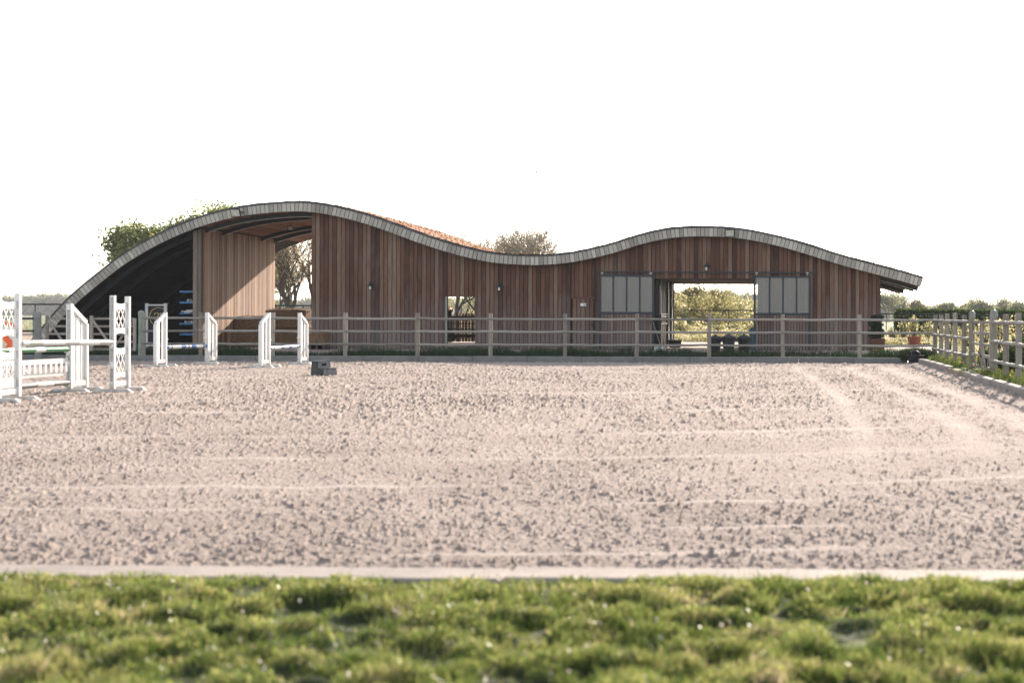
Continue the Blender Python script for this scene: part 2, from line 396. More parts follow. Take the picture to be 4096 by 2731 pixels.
# ------------------------------------------------------------------ roof profile from measured points
RD0, RD1, WD0, WD1 = 56.5, 68.5, 57.0, 65.4
TOP = [(60,1440),(96,1400),(123,1361),(168,1308),(217,1247),(281,1181),(330,1138),(379,1098),(430,1058),(480,1021),(564,970),(633,933.5),(714,897),(806,863),(920,833),(1037,815.5),(1170,806.5),(1250,810),(1340,824),(1462,855),(1574,893),(1668,928),(1785,967),(1901,997.5),(1995,1014),(2112,1021),(2205,1018.5),(2300,1007),(2434,977),(2527,947),(2621,923),(2700,911),(2785,906.5),(2901,909),(2995,919.5),(3112,944),(3229,977),(3366,1020),(3490,1053.7),(3615,1086),(3694,1109.5)]
def catmull(pts, step):
    P_ = [Vector((PX(x,RD0), PZ(x,y,RD0))) for x, y in pts]
    P_ = [P_[0]*2-P_[1]] + P_ + [P_[-1]*2-P_[-2]]
    out = []
    for i in range(1, len(P_)-2):
        a,b,c,d = P_[i-1:i+3]
        for k in range(12):
            t = k/12; out.append(.5*((2*b)+(c-a)*t+(2*a-5*b+4*c-d)*t*t+(3*b-a-3*c+d)*t**3))
    out.append(P_[-2])
    # smooth, then resample evenly by arc length
    A = np.array([[p.x, p.y] for p in out])
    for _ in range(10): A[1:-1] = .25*A[:-2]+.5*A[1:-1]+.25*A[2:]
    s = np.r_[0, np.cumsum(np.hypot(*np.diff(A, axis=0).T))]
    n = int(s[-1]/step); t = np.linspace(0, s[-1], n+1)
    return np.stack([np.interp(t, s, A[:,0]), np.interp(t, s, A[:,1])], -1)
T = catmull(TOP, .172)
tg = np.gradient(T, axis=0); tg /= np.linalg.norm(tg, axis=1)[:,None]
NRM = np.stack([-tg[:,1], tg[:,0]], -1)      # pointing up
def off(d): return T - NRM*d
TH = .385
IN = off(TH)
def zb(x): return float(np.interp(x, IN[:,0], IN[:,1]))
def zt(x): return float(np.interp(x, T[:,0], T[:,1]))

stable = thing('stable', (-8, 57, .2), 'long timber stable building with an undulating wave shaped roof', 'building')
def slab(mb, c0, c1, y0, y1, rs=True, gap=0, i0=0, i1=None):
    i1 = len(T)-1 if i1 is None else i1
    for i in range(i0, i1):
        a, b = c0[i], c0[i+1]; c, d = c1[i+1], c1[i]
        if gap:
            a2 = a+(b-a)*gap; d2 = d+(c-d)*gap; a, d = a2, d2
        mb.add([(a[0],y0,a[1]),(b[0],y0,b[1]),(c[0],y0,c[1]),(d[0],y0,d[1]),(a[0],y1,a[1]),(b[0],y1,b[1]),(c[0],y1,c[1]),(d[0],y1,d[1])],
               [(0,1,2,3),(4,7,6,5),(0,4,5,1),(1,5,6,2),(2,6,7,3),(3,7,4,0)])
    return mb
roof = slab(MB(), off(.045), off(TH-.03), RD0+.06, RD1).obj('roof', m_back, stable)
slab(MB(), off(.055), IN, RD0, RD0+.055, gap=.12).obj('fascia', m_board_grey, roof).location = (0,0,0)
slab(MB(), off(0), off(.05), RD0-.03, RD0+.10).obj('roof_trim', m_trim, roof).location = (0,0,0)
ISP = int(np.argmin(np.abs(IN[:,0]-PX(790,RD0))))
slab(MB(), off(TH-.026), off(TH-.004), RD0+.06, RD1-.02, gap=.06, i0=ISP).obj('soffit', m_soffit, roof).location = (0,0,0)
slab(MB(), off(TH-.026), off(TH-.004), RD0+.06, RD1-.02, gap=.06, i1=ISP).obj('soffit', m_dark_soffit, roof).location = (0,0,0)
slab(MB(), off(TH-.10), off(TH+.02), RD1, RD1+.03).obj('rear_trim', m_trim, roof).location = (0,0,0)
# roof ends
a, b = T[-1], IN[-1]
# sedum
def build_sedum():
    n = len(T); cols = 70; ys = np.linspace(RD0+.12, RD1, cols)
    up = .03
    V = []
    for i in range(n):
        for y in ys: V.append((T[i,0], y, T[i,1]))
    V = np.array(V); nx = np.repeat(NRM, cols, axis=0)
    hh = up + .05*vnoise(V[:,0]/.22+50, V[:,1]/.22, 21)*vnoise(V[:,0]/1.3+50, V[:,1]/1.3, 22)
    V[:,0] += nx[:,0]*hh; V[:,2] += nx[:,1]*hh
    i = np.arange((n-1)*(cols-1)); r = i//(cols-1); c = i % (cols-1); a = r*cols+c
    o = npmesh('sedum', V, np.stack([a, a+1, a+cols+1, a+cols], -1), m_sedum); o.parent = roof
    # tufts
    q = rng(3); N = 6500; t = q.rand(N)*(n-2); k = t.astype(int); f = t-k
    x = T[k,0]*(1-f)+T[k+1,0]*f; z = T[k,1]*(1-f)+T[k+1,1]*f + .04; y = RD0+.15+q.rand(N)*(RD1-RD0-.2)
    V, Fq, rr = leafquads(np.stack([x, y, z], -1), .035, .09, 4, up=True)
    m = leafmat('sedum tufts', [(0, (.16,.05,.025)), (.6, (.26,.12,.05)), (1, (.16,.15,.05))], .4)
    o = npmesh('sedum_tufts', V, Fq, m, rr); o.parent = roof; o['kind'] = 'stuff'
def leafquads(pts, smin, smax, seed, up=False, flat=0):
    q = rng(seed); N = len(pts); s = q.uniform(smin, smax, N)
    a = q.normal(size=(N,3)); 
    if up: a[:,2] = np.abs(a[:,2])*1.5+.5
    if flat: a[:,2] *= flat
    a /= np.linalg.norm(a, axis=1)[:,None]
    b = q.normal(size=(N,3)); b -= a*(a*b).sum(1)[:,None]; b /= np.linalg.norm(b, axis=1)[:,None]
    a *= s[:,None]; b *= (s*.55)[:,None]
    V = np.stack([pts-a*.9, pts-b*.8, pts+a, pts+b*.8], 1).reshape(-1,3)
    return V, np.arange(N*4).reshape(N,4), q.rand(N)
build_sedum()

# rafters
for D in (57.35, 59.1, 63.6, 65.25):
    rf = slab(MB(), off(TH), off(TH+.15), D, D+.09).obj('rafter', m_steel, stable)
    fl = slab(MB(), off(TH+.15), off(TH+.168), D-.03, D+.12, i0=ISP).obj('flange', m_flange, rf); fl.location = (0,0,0)

# board wall in the XZ plane (facing -Y) with openings, or in the YZ plane
def wall_x(name, x0, x1, y, zbot, ztop, mat, holes=(), bw=.170, thick=.022, parent=stable, back=.10, topf=True):
    cuts = sorted(set([x0, x1] + [min(max(h[k], x0), x1) for h in holes for k in (0,1)]))
    xs = []
    n = round((x1-x0)/bw); grid = [x0+(x1-x0)*i/n for i in range(n+1)]
    allx = sorted(set([round(v,4) for v in grid+cuts]))
    fb, bk = MB(), MB()
    for a, b in zip(allx[:-1], allx[1:]):
        if b-a < .015: continue
        c = (a+b)/2; t = ztop(c)
        segs = [(zbot, t)]
        for (ha, hb, hz0, hz1) in holes:
            if ha-.001 < c < hb+.001:
                ns = []
                for s0, s1 in segs:
                    if hz0 > s0: ns.append((s0, min(hz0, s1)))
                    if hz1 < s1: ns.append((max(hz1, s0), s1))
                segs = ns
        r = random.random()
        for s0, s1 in segs:
            if s1-s0 < .03: continue
            tt = random.uniform(0, .004)
            za, zc = (ztop(a), ztop(b)) if s1 == t else (s1, s1)
            g = .013
            fb.add([(a+g,y-tt,s0),(b-g,y-tt,s0),(b-g,y+thick,s0),(a+g,y+thick,s0),(a+g,y-tt,za),(b-g,y-tt,zc),(b-g,y+thick,zc),(a+g,y+thick,za)],
              [(0,3,2,1),(4,5,6,7),(0,1,5,4),(1,2,6,5),(2,3,7,6),(3,0,4,7)], 0, r)
            bk.add([(a,y+thick+.002,s0),(b,y+thick+.002,s0),(b,y+thick+back,s0),(a,y+thick+back,s0),(a,y+thick+.002,za-.002),(b,y+thick+.002,zc-.002),(b,y+thick+back,zc-.002),(a,y+thick+back,za-.002)],
              [(0,3,2,1),(4,5,6,7),(0,1,5,4),(1,2,6,5),(2,3,7,6),(3,0,4,7)])
    o = fb.obj(name, mat, parent); k = bk.obj('wall_core', m_back, o); k.location = (0,0,0)
    return o
ROT = lambda x: zb(x)+.01
XL_PART0, XL_PART1 = PX(770,WD0), PX(806,WD0)     # partition
XR_PASS = PX(1245,WD0)
XEND = PX(3523,WD0)
sd_ = (PX(1789,WD0), PX(1900,WD0), 0, PZ(1845,1187,WD0))          # small doorway
td_ = (PX(2285,WD0), PX(2378,WD0), 0, PZ(2330,1191,WD0))          # toilet door
bo_ = (PX(2606,WD0), PX(3030,WD0), 0, PZ(2800,1114,WD0))          # large opening
wall_x('front_wall', XR_PASS, XEND, WD0, GZ, ROT, m_board, [sd_, td_, bo_])
wall_x('partition_end', XL_PART0, XL_PART1, WD0, GZ, ROT, m_board_mid, bw=.18)
# rear wall with openings
bh = [(-15.7, -13.2, 0, 2.7), (-4.56, PX(3042,WD1), 0, 3.04)]
wall_x('rear_wall', XR_PASS, XEND, WD1, GZ, ROT, m_board, bh)
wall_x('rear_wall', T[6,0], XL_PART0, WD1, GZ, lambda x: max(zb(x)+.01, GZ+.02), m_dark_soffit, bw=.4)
def wall_y(name, x, y0, y1, zbot, ztop, mat, side=1, bw=.17, parent=stable, holes=()):
    """boards on a wall running in depth; side=+1 faces +X"""
    mb, bk = MB(), MB(); n = round((y1-y0)/bw)
    for i in range(n):
        a = y0+(y1-y0)*i/n; b = y0+(y1-y0)*(i+1)/n; t = random.uniform(0, .006)+.014
        mb.box(min(x, x+side*t), max(x, x+side*t), a+.007, b-.007, zbot, ztop)
    o = mb.obj(name, mat, parent)
    k = bk.box(min(x, x-side*.12), max(x, x-side*.12), y0, y1, zbot, ztop).obj('wall_core', m_back, o); k.location = (0,0,0)
    return o
zpas = zb(XL_PART1)+.02
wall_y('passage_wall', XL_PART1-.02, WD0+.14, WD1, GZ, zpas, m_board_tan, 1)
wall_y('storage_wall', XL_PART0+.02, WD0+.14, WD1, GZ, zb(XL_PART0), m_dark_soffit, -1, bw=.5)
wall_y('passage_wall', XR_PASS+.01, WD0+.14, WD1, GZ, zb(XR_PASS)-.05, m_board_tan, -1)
wall_y('end_wall', XEND-.01, WD0+.14, WD1, GZ, zb(XEND)+.02, m_board, 1)
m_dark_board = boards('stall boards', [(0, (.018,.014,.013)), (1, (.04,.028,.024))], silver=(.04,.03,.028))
# inner walls
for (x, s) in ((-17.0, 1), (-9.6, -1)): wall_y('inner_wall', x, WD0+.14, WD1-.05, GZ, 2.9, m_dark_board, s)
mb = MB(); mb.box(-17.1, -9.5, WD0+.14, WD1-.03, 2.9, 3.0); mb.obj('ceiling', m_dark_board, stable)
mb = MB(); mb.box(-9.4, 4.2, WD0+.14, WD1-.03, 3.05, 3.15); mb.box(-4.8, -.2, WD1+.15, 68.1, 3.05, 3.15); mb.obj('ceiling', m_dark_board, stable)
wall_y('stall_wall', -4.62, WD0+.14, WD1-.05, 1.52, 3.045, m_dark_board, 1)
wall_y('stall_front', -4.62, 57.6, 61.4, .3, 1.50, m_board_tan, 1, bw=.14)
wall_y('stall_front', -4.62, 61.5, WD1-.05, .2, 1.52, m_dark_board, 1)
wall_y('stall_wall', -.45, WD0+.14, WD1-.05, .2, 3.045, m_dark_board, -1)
for y in (57.55, 61.45, 63.6): MB().box(-4.6, -4.52, y, y+.1, .2, 3.04).obj('stall_post', m_steel, stable)
for z in (1.50, 1.2): MB().box(-4.60, -4.55, 57.66, 61.44, z, z+.04).obj('stall_rail', m_steel, stable)
MB().box(-4.57, -4.54, 57.7, 61.3, 1.60, 1.635).obj('stall_bar', m_flange, stable)
MB().box(-4.57,-4.54,57.35,57.385,1.6,2.75).obj('stall_bar', m_flange, stable)
# jambs at small doorway
mb = MB(); mb.box(sd_[0]-.075, sd_[0], WD0-.02, WD0+.16, GZ, sd_[3]); mb.obj('door_jamb', m_grey, stable)

# toilet door
dl = WD0+.0
dr = wall_x('toilet_door', td_[0]+.04, td_[1]-.03, WD0+.012, .2, lambda x: td_[3]-.04, m_board, bw=.158)
mb = MB(); mb.box(td_[0]-.01, td_[1]+.01, WD0-.03, WD0-.006, td_[3]-.035, td_[3]+.03); mb.obj('door_lintel', plain('lintel wood', (.09,.045,.035), .8), dr).location = (0,0,0)
mb = MB(); hx = PX(2372,WD0)
mb.box(hx-.03, hx+.01, WD0-.03, WD0+.005, PZ(2372,1310,WD0), PZ(2372,1293,WD0)); mb.tube([(hx-.01, WD0-.06, PZ(2372,1300,WD0)), (hx-.16, WD0-.06, PZ(2372,1300,WD0))], .012); mb.obj('handle', m_steel, dr).location = (0,0,0)
mb = MB(); sx0 = PX(2322,WD0); sx1 = PX(2344,WD0); sz0 = PZ(2333,1224,WD0); sz1 = PZ(2333,1213,WD0); mx_ = (sx0+sx1)/2
mb.box(sx0, mx_-.003, WD0-.015, WD0-.004, sz0, sz1); mb.box(mx_+.003, sx1, WD0-.015, WD0-.004, sz0, sz1)
sg = mb.obj('sign_plate', m_white, dr); sg.location = (0,0,0)
mb = MB()
for k, xx in enumerate((mx_+.035, mx_+.08)):
    zc = (sz0+sz1)/2
    mb.tube([(xx, WD0-.017, zc+.036), (xx, WD0-.020, zc+.036)], .009, 10)
    if k == 0: mb.box(xx-.011, xx+.011, WD0-.019, WD0-.0155, zc-.04, zc+.024)
    else: mb.prism([(xx-.017,WD0-.019,zc-.02),(xx+.017,WD0-.019,zc-.02),(xx+.006,WD0-.019,zc+.024),(xx-.006,WD0-.019,zc+.024)], (0,.003,0)); mb.box(xx-.006, xx+.006, WD0-.019, WD0-.0155, zc-.04, zc-.02)
mb.obj('pictogram', m_black, dr).location = (0,0,0)
for pxx, pyy in ((2291, 1215), (2290, 1290), (2290, 1365)): MB().box(PX(pxx,WD0)-.01, PX(pxx,WD0)+.01, WD0-.012, WD0, PZ(pxx,pyy+12,WD0), PZ(pxx,pyy-12,WD0)).obj('hinge', m_steel, dr).location = (0,0,0)

# sliding doors
def slider(x0, x1, y0, y1, ybar, mull, hx, label):
    Y = WD0-.13; X0, X1 = PX(x0,Y), PX(x1,Y); Z1 = PZ(x0,y0,Y); Z0 = PZ(x0,y1,Y); ZB0 = PZ(x0,ybar+10,Y); ZB1 = PZ(x0,ybar,Y)
    f = MB(); t = .055
    f.box(X0, X0+.085, Y, Y+t, Z0, Z1); f.box(X1-.085, X1, Y, Y+t, Z0, Z1)
    f.box(X0+.085, X1-.085, Y+.002, Y+t, Z1-.075, Z1); f.box(X0+.085, X1-.085, Y+.002, Y+t, ZB0, ZB1); f.box(X0+.085, X1-.085, Y+.002, Y+t, Z0, Z0+.05)
    xs = [X0+.085]
    for m in mull:
        xm = PX(m,Y); f.box(xm-.030, xm+.030, Y+.004, Y+t, ZB1, Z1-.075); xs += [xm-.030, xm+.030]
    xs.append(X1-.085)
    d = f.obj('sliding_door', m_steel, stable); d['label'] = label
    for i in range(0, len(xs), 2):
        g = MB(); g.box(xs[i], xs[i+1], Y+.02, Y+.035, ZB1, Z1-.075); g.obj('pane', m_pane, d).location = (0,0,0)
    g = wall_x('door_panel', X0+.087, X1-.087, Y+.012, Z0+.05, lambda x: ZB0, m_board, bw=.12, thick=.015, parent=d, back=.02); g.location = (0,0,0)
    h = MB(); xx = PX(hx,Y); h.box(xx-.015, xx+.015, Y-.04, Y-.01, PZ(hx,1296,Y), PZ(hx,1266,Y)); h.obj('handle', m_steel, d).location = (0,0,0)
    for rx in (x0+12, x1-14):
        r_ = MB(); xx = PX(rx,Y); zz = PZ(rx,1094,Y); r_.box(xx-.05, xx+.05, Y-.02, Y+.02, zz-.012, zz+.05); r_.box(xx-.015, xx+.015, Y-.01, Y+.01, Z1, zz); r_.obj('roller', m_flange, d).location = (0,0,0)
slider(2396, 2617, 1099, 1401, 1247, (2452.6, 2506, 2558.7), 2602, 'left sliding door with four hazy panes')
slider(3014, 3243, 1103, 1406, 1251, (3078, 3132, 3186), 3033, 'right sliding door with four hazy panes')
mb = MB(); mb.bar(P(2388,1087.5,WD0-.09), P(3272,1091,WD0-.09), .05, .05)
for x in range(2400, 3270, 60): p = P(x,1089,WD0-.04); mb.box(p.x-.02, p.x+.02, WD0-.08, WD0+.0, p.z-.03, p.z+.05)
mb.obj('door_track', m_steel, stable)
mb = MB(); mb.box(PX(2606,WD0), PX(3030,WD0), WD0-.01, WD0+.13, bo_[3]-.02, bo_[3]+.003); mb.obj('opening_lintel', m_dark_board, stable)

# lamps
def wall_lamp(px, py, label, D=WD0):
    p = P(px, py, D-.16); t = thing('wall_lamp', p, label, 'lamp', 'gooseneck lamps on the facade')
    mb = MB(); mb.lathe((p.x, p.y, p.z), [(.115,-.02),(.11,0),(.05,.05),(.035,.09),(.03,.12)], 16); mb.obj('lamp_shade', m_steel, t, True)
    mb = MB(); mb.tube([(p.x, p.y, p.z+.12), (p.x+.02, p.y+.02, p.z+.2), (p.x+.06, p.y+.05, p.z+.17), (p.x+.10, p.y+.10, p.z+.03), (p.x+.12, D-.01, p.z+.02)], .012, 6)
    mb.tube([(p.x+.13, D-.035, p.z+.01), (p.x+.13, D-.004, p.z+.01)], .055, 12); mb.obj('bracket', m_steel, t)
    mb = MB(); mb.lathe((p.x, p.y, p.z), [(.02,-.15),(.042,-.14),(.045,-.02),(.03,.0)], 12); mb.obj('lamp_glass', m_lamp, t, True)
wall_lamp(1480, 1142, 'black gooseneck wall lamp between the open passage and the small doorway')
wall_lamp(1996, 1147, 'black gooseneck wall lamp just right of the small doorway')
wall_lamp(2825, 1066, 'black gooseneck wall lamp high above the large open doorway')
def flood(px, py, D, label, s=1, tilt=.35):
    p = P(px, py, D); t = thing('floodlight', p, label, 'floodlight', 'floodlights fixed to the stable roof')
    w_, h_ = .19*s, .17*s; a = Vector((w_,0,0)); b = Vector((0,-tilt*.3*s,h_)).normalized()*h_; n = a.cross(b).normalized()*.07*s
    q = [p-a-b, p+a-b, p+a+b, p-a+b]
    MB().prism(q, n).obj('housing', m_black, t)
    n2 = a.cross(b).normalized()
    if n2.y > 0: n2 = -n2
    fr = [p-a*.85-b*.8+n2*.004, p+a*.85-b*.8+n2*.004, p+a*.85+b*.85+n2*.004, p-a*.85+b*.85+n2*.004]
    base = n2*(.0 if a.cross(b).y > 0 else .07*s)
    MB().prism([v+base for v in fr], n2*.006).obj('lens', plain('lamp reflector', (.55,.53,.48), .2), t)
    c = [p-a*.35-b*.35, p+a*.35-b*.35, p+a*.2+b*.05, p-a*.2+b*.05]
    MB().prism([v+base+n2*.012 for v in c], n2*.01).obj('reflector', m_white, t)
    for k_ in (-1.08, 1.08): MB().bar(p+a*k_, p+a*k_+Vector((0,.22,0)), .02, .05).obj('bracket', m_steel, t)
flood(942, 849, RD0-.24, 'black floodlight mounted on the fascia of the high left wave')
flood(2918, 930, RD0-.24, 'black floodlight mounted on the fascia of the right wave')
flood(1161, 911, 62.0, 'small black floodlight hanging below the passage ceiling', .6)

# storage rack with blue arms
def rack():
    t = thing('storage_rack', (XL_PART0, 60, .2), 'blue armed cantilever rack in the dark storage bay', 'rack')
    D = 59.2
    for y in (1166.5, 1210, 1253.5, 1294.5, 1336.5):
        for dd in (0, 3.2):
            a = P(719, y, D); b = Vector((XL_PART0-.1, D+dd, a.z)); a = Vector((a.x, D+dd, a.z))
            MB().bar(a, b, .05, .075).obj('rack_arm', m_blue, t)
    for dd in (0, 3.2): MB().box(XL_PART0-.12, XL_PART0-.02, D+dd-.04, D+dd+.04, .2, 2.9).obj('rack_post', m_blue, t)
    k = 0
    for (x, y, c, lab) in ((751.5,1200,m_whiteside,'upper'),(764,1200,m_grey,'upper'),(742,1286,m_whiteside,'lower'),(755,1287,m_grey,'lower'),(766,1287,m_whiteside,'lower')):
        a = P(x, y+1, D-.1); k += 1
        pl = MB().tube([a, a+Vector((0,3.4,0))], .048, 12).obj('jump_pole', c, smooth=True)
        tag(pl, ['pale round pole, leftmost on the second rack shelf','grey round pole beside the pale one on the second rack shelf','pale round pole, leftmost on the fourth rack shelf','grey round pole in the middle of the fourth rack shelf','pale round pole against the post on the fourth rack shelf'][k-1], 'pole', 'spare poles stored on the blue rack')
    for (x0, x1, y0, y1, lab) in ((725,770,1243,1248,'long pale board lying on the third rack shelf'),(739,764,1247.5,1251.5,'short white board at the front of the third rack shelf'),(744,770,1239,1243,'pale board on top of the boards on the third rack shelf')):
        a = P(x0,y1,D-.15); b = P(x1,y0,D-.15)
        tag(MB().box(a.x, b.x, D-.15 - (.05 if x1 == 764 else 0), D+2.6, a.z, b.z).obj('stored_board', m_white), lab, 'board', 'boards stored on the blue rack')
rack()

# board with 21
def board21():
    D = 58.2
    t = thing('number_filler', P(624, 1372, D), 'dark framed jump panel with gold ring and number in the storage bay', 'jump panel')
    f = MB()
    for (a, b) in ((580,591),(655,667)): f.box(PX(a,D), PX(b,D), D, D+.08, .2, PZ(a,1213,D))
    f.box(PX(591,D), PX(655,D), D+.01, D+.07, PZ(620,1223,D), PZ(620,1217,D))
    f.box(PX(591,D), PX(655,D), D+.01, D+.07, .25, .33)
    f.box(PX(652,D), PX(670,D), D-.01, D+.09, PZ(660,1216,D), PZ(660,1213,D))
    f.obj('frame', m_whiteside, t)
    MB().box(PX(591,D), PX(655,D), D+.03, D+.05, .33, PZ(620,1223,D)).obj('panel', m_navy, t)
    c = P(633, 1266, D); rr = 35.5*D/F; m = MB()
    xr = PX(655,D)
    A = [R(x) for x in range(58, 262, 6)]
    for a0, a1 in zip(A[:-1], A[1:]):
        k0 = .035*(1-.5*abs(a0-2.7)/2); q = []
        for (aa, r_) in ((a0, rr-k0/2), (a1, rr-k0/2), (a1, rr+k0/2), (a0, rr+k0/2)): q.append((min(c.x+math.cos(aa)*r_, xr), D+.018, c.z+math.sin(aa)*r_))
        m.prism(q, (0,.01,0))
    m.obj('gold_ring', m_gold, t); m = MB()
    def stroke(pts, w=.042):
        for p, q in zip(pts[:-1], pts[1:]):
            m.bar((c.x+p[0], D+.022, c.z+p[1]), (c.x+q[0], D+.022, c.z+q[1]), .008, w, up=(0,0,1) if abs(p[0]-q[0]) > abs(p[1]-q[1]) else (1,0,0))
    s = .9
    two = [(-.17,.07),(-.15,.12),(-.10,.15),(-.04,.145),(0,.11),(0,.06),(-.04,.01),(-.10,-.05),(-.17,-.12),(-.0,-.12)]
    def chain(pts, w):
        vs = [Vector(p) for p in pts]
        for i in range(len(vs)-1):
            d = (vs[i+1]-vs[i]).normalized(); n_ = Vector((-d.y, d.x))*w/2; e = d*w*.25
            a, b = vs[i]-e, vs[i+1]+e
            q = [a+n_, a-n_, b-n_, b+n_]
            m.prism([(c.x+p.x, D+.018+i*.0006, c.z+p.y) for p in q], (0,.008,0))
    chain(two, .036)
    m.obj('numeral', m_gold, t); m = MB()
    chain([(.05,.10),(.10,.15),(.10,-.12)], .034)
    m.obj('numeral', m_gold, t)
board21()

# ------------------------------------------------------------------ hay bales
def bale(px0, px1, pz0, pz1, D, dep, label, seed):
    x0, x1 = PX(px0,D), PX(px1,D); q = rng(seed); mb = MB()
    nx, ny, nz = 16, 12, 9; V = []; Fc = []; idx = {}
    def vid(i,j,k):
        if (i,j,k) not in idx:
            u, v, w_ = i/nx, j/ny, k/nz
            # rounded, slightly bulging block
            e = .05; j_ = q.normal(size=3)*.014
            bx = .02*math.sin(math.pi*v); 
            x = x0+(x1-x0)*u; y = D+dep*v; z = pz0+(pz1-pz0)*w_
            x += (-bx if i == 0 else bx if i == nx else 0)
            if k == nz: z -= .05*((abs(u-.5)*2)**6+(abs(v-.5)*2)**6)
            idx[(i,j,k)] = len(V); V.append((x+j_[0], y+j_[1], z+j_[2]))
        return idx[(i,j,k)]
    for i in range(nx):
        for j in range(ny):
            for k_ in (0, nz): Fc.append([vid(i,j,k_), vid(i+1,j,k_), vid(i+1,j+1,k_), vid(i,j+1,k_)])
        for k in range(nz):
            for j_ in (0, ny): Fc.append([vid(i,j_,k), vid(i+1,j_,k), vid(i+1,j_,k+1), vid(i,j_,k+1)])
    for j in range(ny):
        for k in range(nz):
            for i_ in (0, nx): Fc.append([vid(i_,j,k), vid(i_,j+1,k), vid(i_,j+1,k+1), vid(i_,j,k+1)])
    mb.add(V, Fc)
    # stray straws
    for _ in range(420):
        p = Vector((q.uniform(x0,x1), D+q.uniform(-.01,dep), pz1-.01)) if q.rand() < .6 else Vector((x1, D+q.uniform(0,dep), q.uniform(pz0,pz1)))
        d = Vector(q.normal(size=3)); d.z = abs(d.z)*.5; d = d.normalized()*q.uniform(.04,.12)
        s_ = Vector(q.normal(size=3)).normalized()*.004
        mb.add([p-s_, p+s_, p+d+s_, p+d-s_], [(0,1,2,3)])
    o = mb.obj('hay_bale', m_hay); return tag(o, label, 'hay bale', 'large hay bales stacked in the passage')
z0 = .2; 
bale(1062, 1222, 1.0, 1.80, 61.2, 1.5, 'large square hay bale, highest of the stack, by the passage opening', 1)
bale(1050, 1215, .2, .99, 61.1, 1.5, 'large hay bale under the highest bale of the stack', 2)
bale(925, 1052, .84, 1.47, 60.6, 2.0, 'upper hay bale of the lower stack against the sunlit passage wall', 3)
bale(905, 1040, .2, .83, 60.2, 2.0, 'bottom hay bale of the lower stack against the passage wall', 4)
bale(1236, 1298, .46, .86, 55.6, .7, 'loose small bale in front of the facade right of the passage', 5)
mb = MB()
for k in range(5): mb.box(PX(1236,55.7), PX(1303,55.7), 55.6+k*.16, 55.7+k*.16, .40, .44)
for k in range(3): mb.box(PX(1238,55.7)+k*.27, PX(1238,55.7)+k*.27+.08, 55.6, 56.35, .2, .395)
tag(mb.obj('pallet', m_darkrail), 'dark pallet under the loose small bale', 'pallet')

# ------------------------------------------------------------------ arena fence, far side
POSTS = [574.5, 803, 1091, 1382, 1670, 1963, 2260, 2547, 2837, 3131, 3439, 3740]
FD = 47.25
def postmesh(x, y, z0, z1, r=.068, n=10, split=True, seed=0, dome=0):
    q = rng(seed+int(abs(x)*97+y*13) % 9999); mb = MB(); pts = []; rd = []
    lean = q.uniform(-.012,.012)
    for k in range(7):
        t = k/6; pts.append((x+lean*t+q.uniform(-.004,.004), y+q.uniform(-.003,.003), z0+(z1-z0)*t)); rd.append(r*(1.03-.06*t)*q.uniform(.97,1.03))
    if dome: pts.append((x+lean, y, z1+r*.35)); rd.append(r*.7); pts.append((x+lean, y, z1+r*.5)); rd.append(r*.2)
    mb.tube(pts, rd, n); return mb
def railmesh(a, b, r=.042, seed=0):
    q = rng(seed); a = Vector(a); b = Vector(b); pts = []; rd = []
    for k in range(9):
        t = k/8; p = a.lerp(b, t); p.z += q.uniform(-.008,.008)-.01*math.sin(math.pi*t); pts.append(p); rd.append(r*(1.06-.12*t)*q.uniform(.96,1.04))
    return MB().tube(pts, rd, 9)
far_f = thing('paddock_fence', (PX(2000,FD), FD, .2), 'long three rail timber fence along the far kerb in front of the stable', 'fence')
fz = [lambda px: 1.435, lambda px: 1.01, lambda px: .585]
for i, p in enumerate(POSTS):
    postmesh(PX(p,FD), FD, .15, PZ(p, 1251+.0033*(p-1400), FD), seed=i).obj('post', m_post, far_f, True)
    if i < len(POSTS)-1:
        for k, z in enumerate((1.435, 1.01, .585)):
            dz = -.0035*(p-1400)*FD/F*.5
            sl = .03*.0
            railmesh((PX(p,FD)-.03, FD-.045, z+random.uniform(-.008,.008)), (PX(POSTS[i+1],FD)+.03, FD-.045, z+random.uniform(-.008,.008)), .040, i*5+k).obj('rail', m_rail, far_f, True)
# right side fence
RX = 5.3
RD_A = [45.5, 43.97, 41.96, 40.0]; RD_B = [32.85, 31.1, 29.3, 27.5, 25.6]
rf1 = thing('paddock_fence', (RX, 42, .2), 'short sunlit three rail fence run between the far corner and the double gate', 'fence')
rf2 = thing('paddock_fence', (RX, 30, .2), 'sunlit three rail fence run at the right edge nearer than the double gate', 'fence')
def fence_y(t, ds, ends, seed):
    for i, d in enumerate(ds): postmesh(RX+.06, d, .02, 1.60+random.uniform(-.01,.06), .070, seed=seed+i).obj('post', m_post, t, True)
    al = sorted(ds+ends, reverse=True)
    for a, b in zip(al[:-1], al[1:]):
        for k, z in enumerate((1.43, .97, .50)):
            railmesh((RX-.03, a+.02, z), (RX-.03, b-.02, z), .043, seed*31+k+int(a*7)).obj('rail', m_rail, t, True)
fence_y(rf1, RD_A, [47.1, 38.3], 40); fence_y(rf2, RD_B, [34.4], 60)
def gpost(x, d, top, label, r=.082, mat=m_post):
    t = thing('gate_post', (x, d, 0), label, 'gate post', 'stout round gate posts')
    postmesh(x, d, 0, top, r, 12, seed=5, dome=1).obj('post', mat, t, True)
    MB().lathe((x, d, top-.13), [(r*1.02,0),(r*1.03,.10),(r*.9,.15),(r*.3,.19)], 14).obj('post_cap', m_grey, t, True)
    return t
gpost(RX+.03, 38.2, 1.66, 'stout round gate post at the far end of the double gate')
gpost(RX+.03, 34.45, 1.67, 'stout domed gate post at the near end of the double gate', .09)
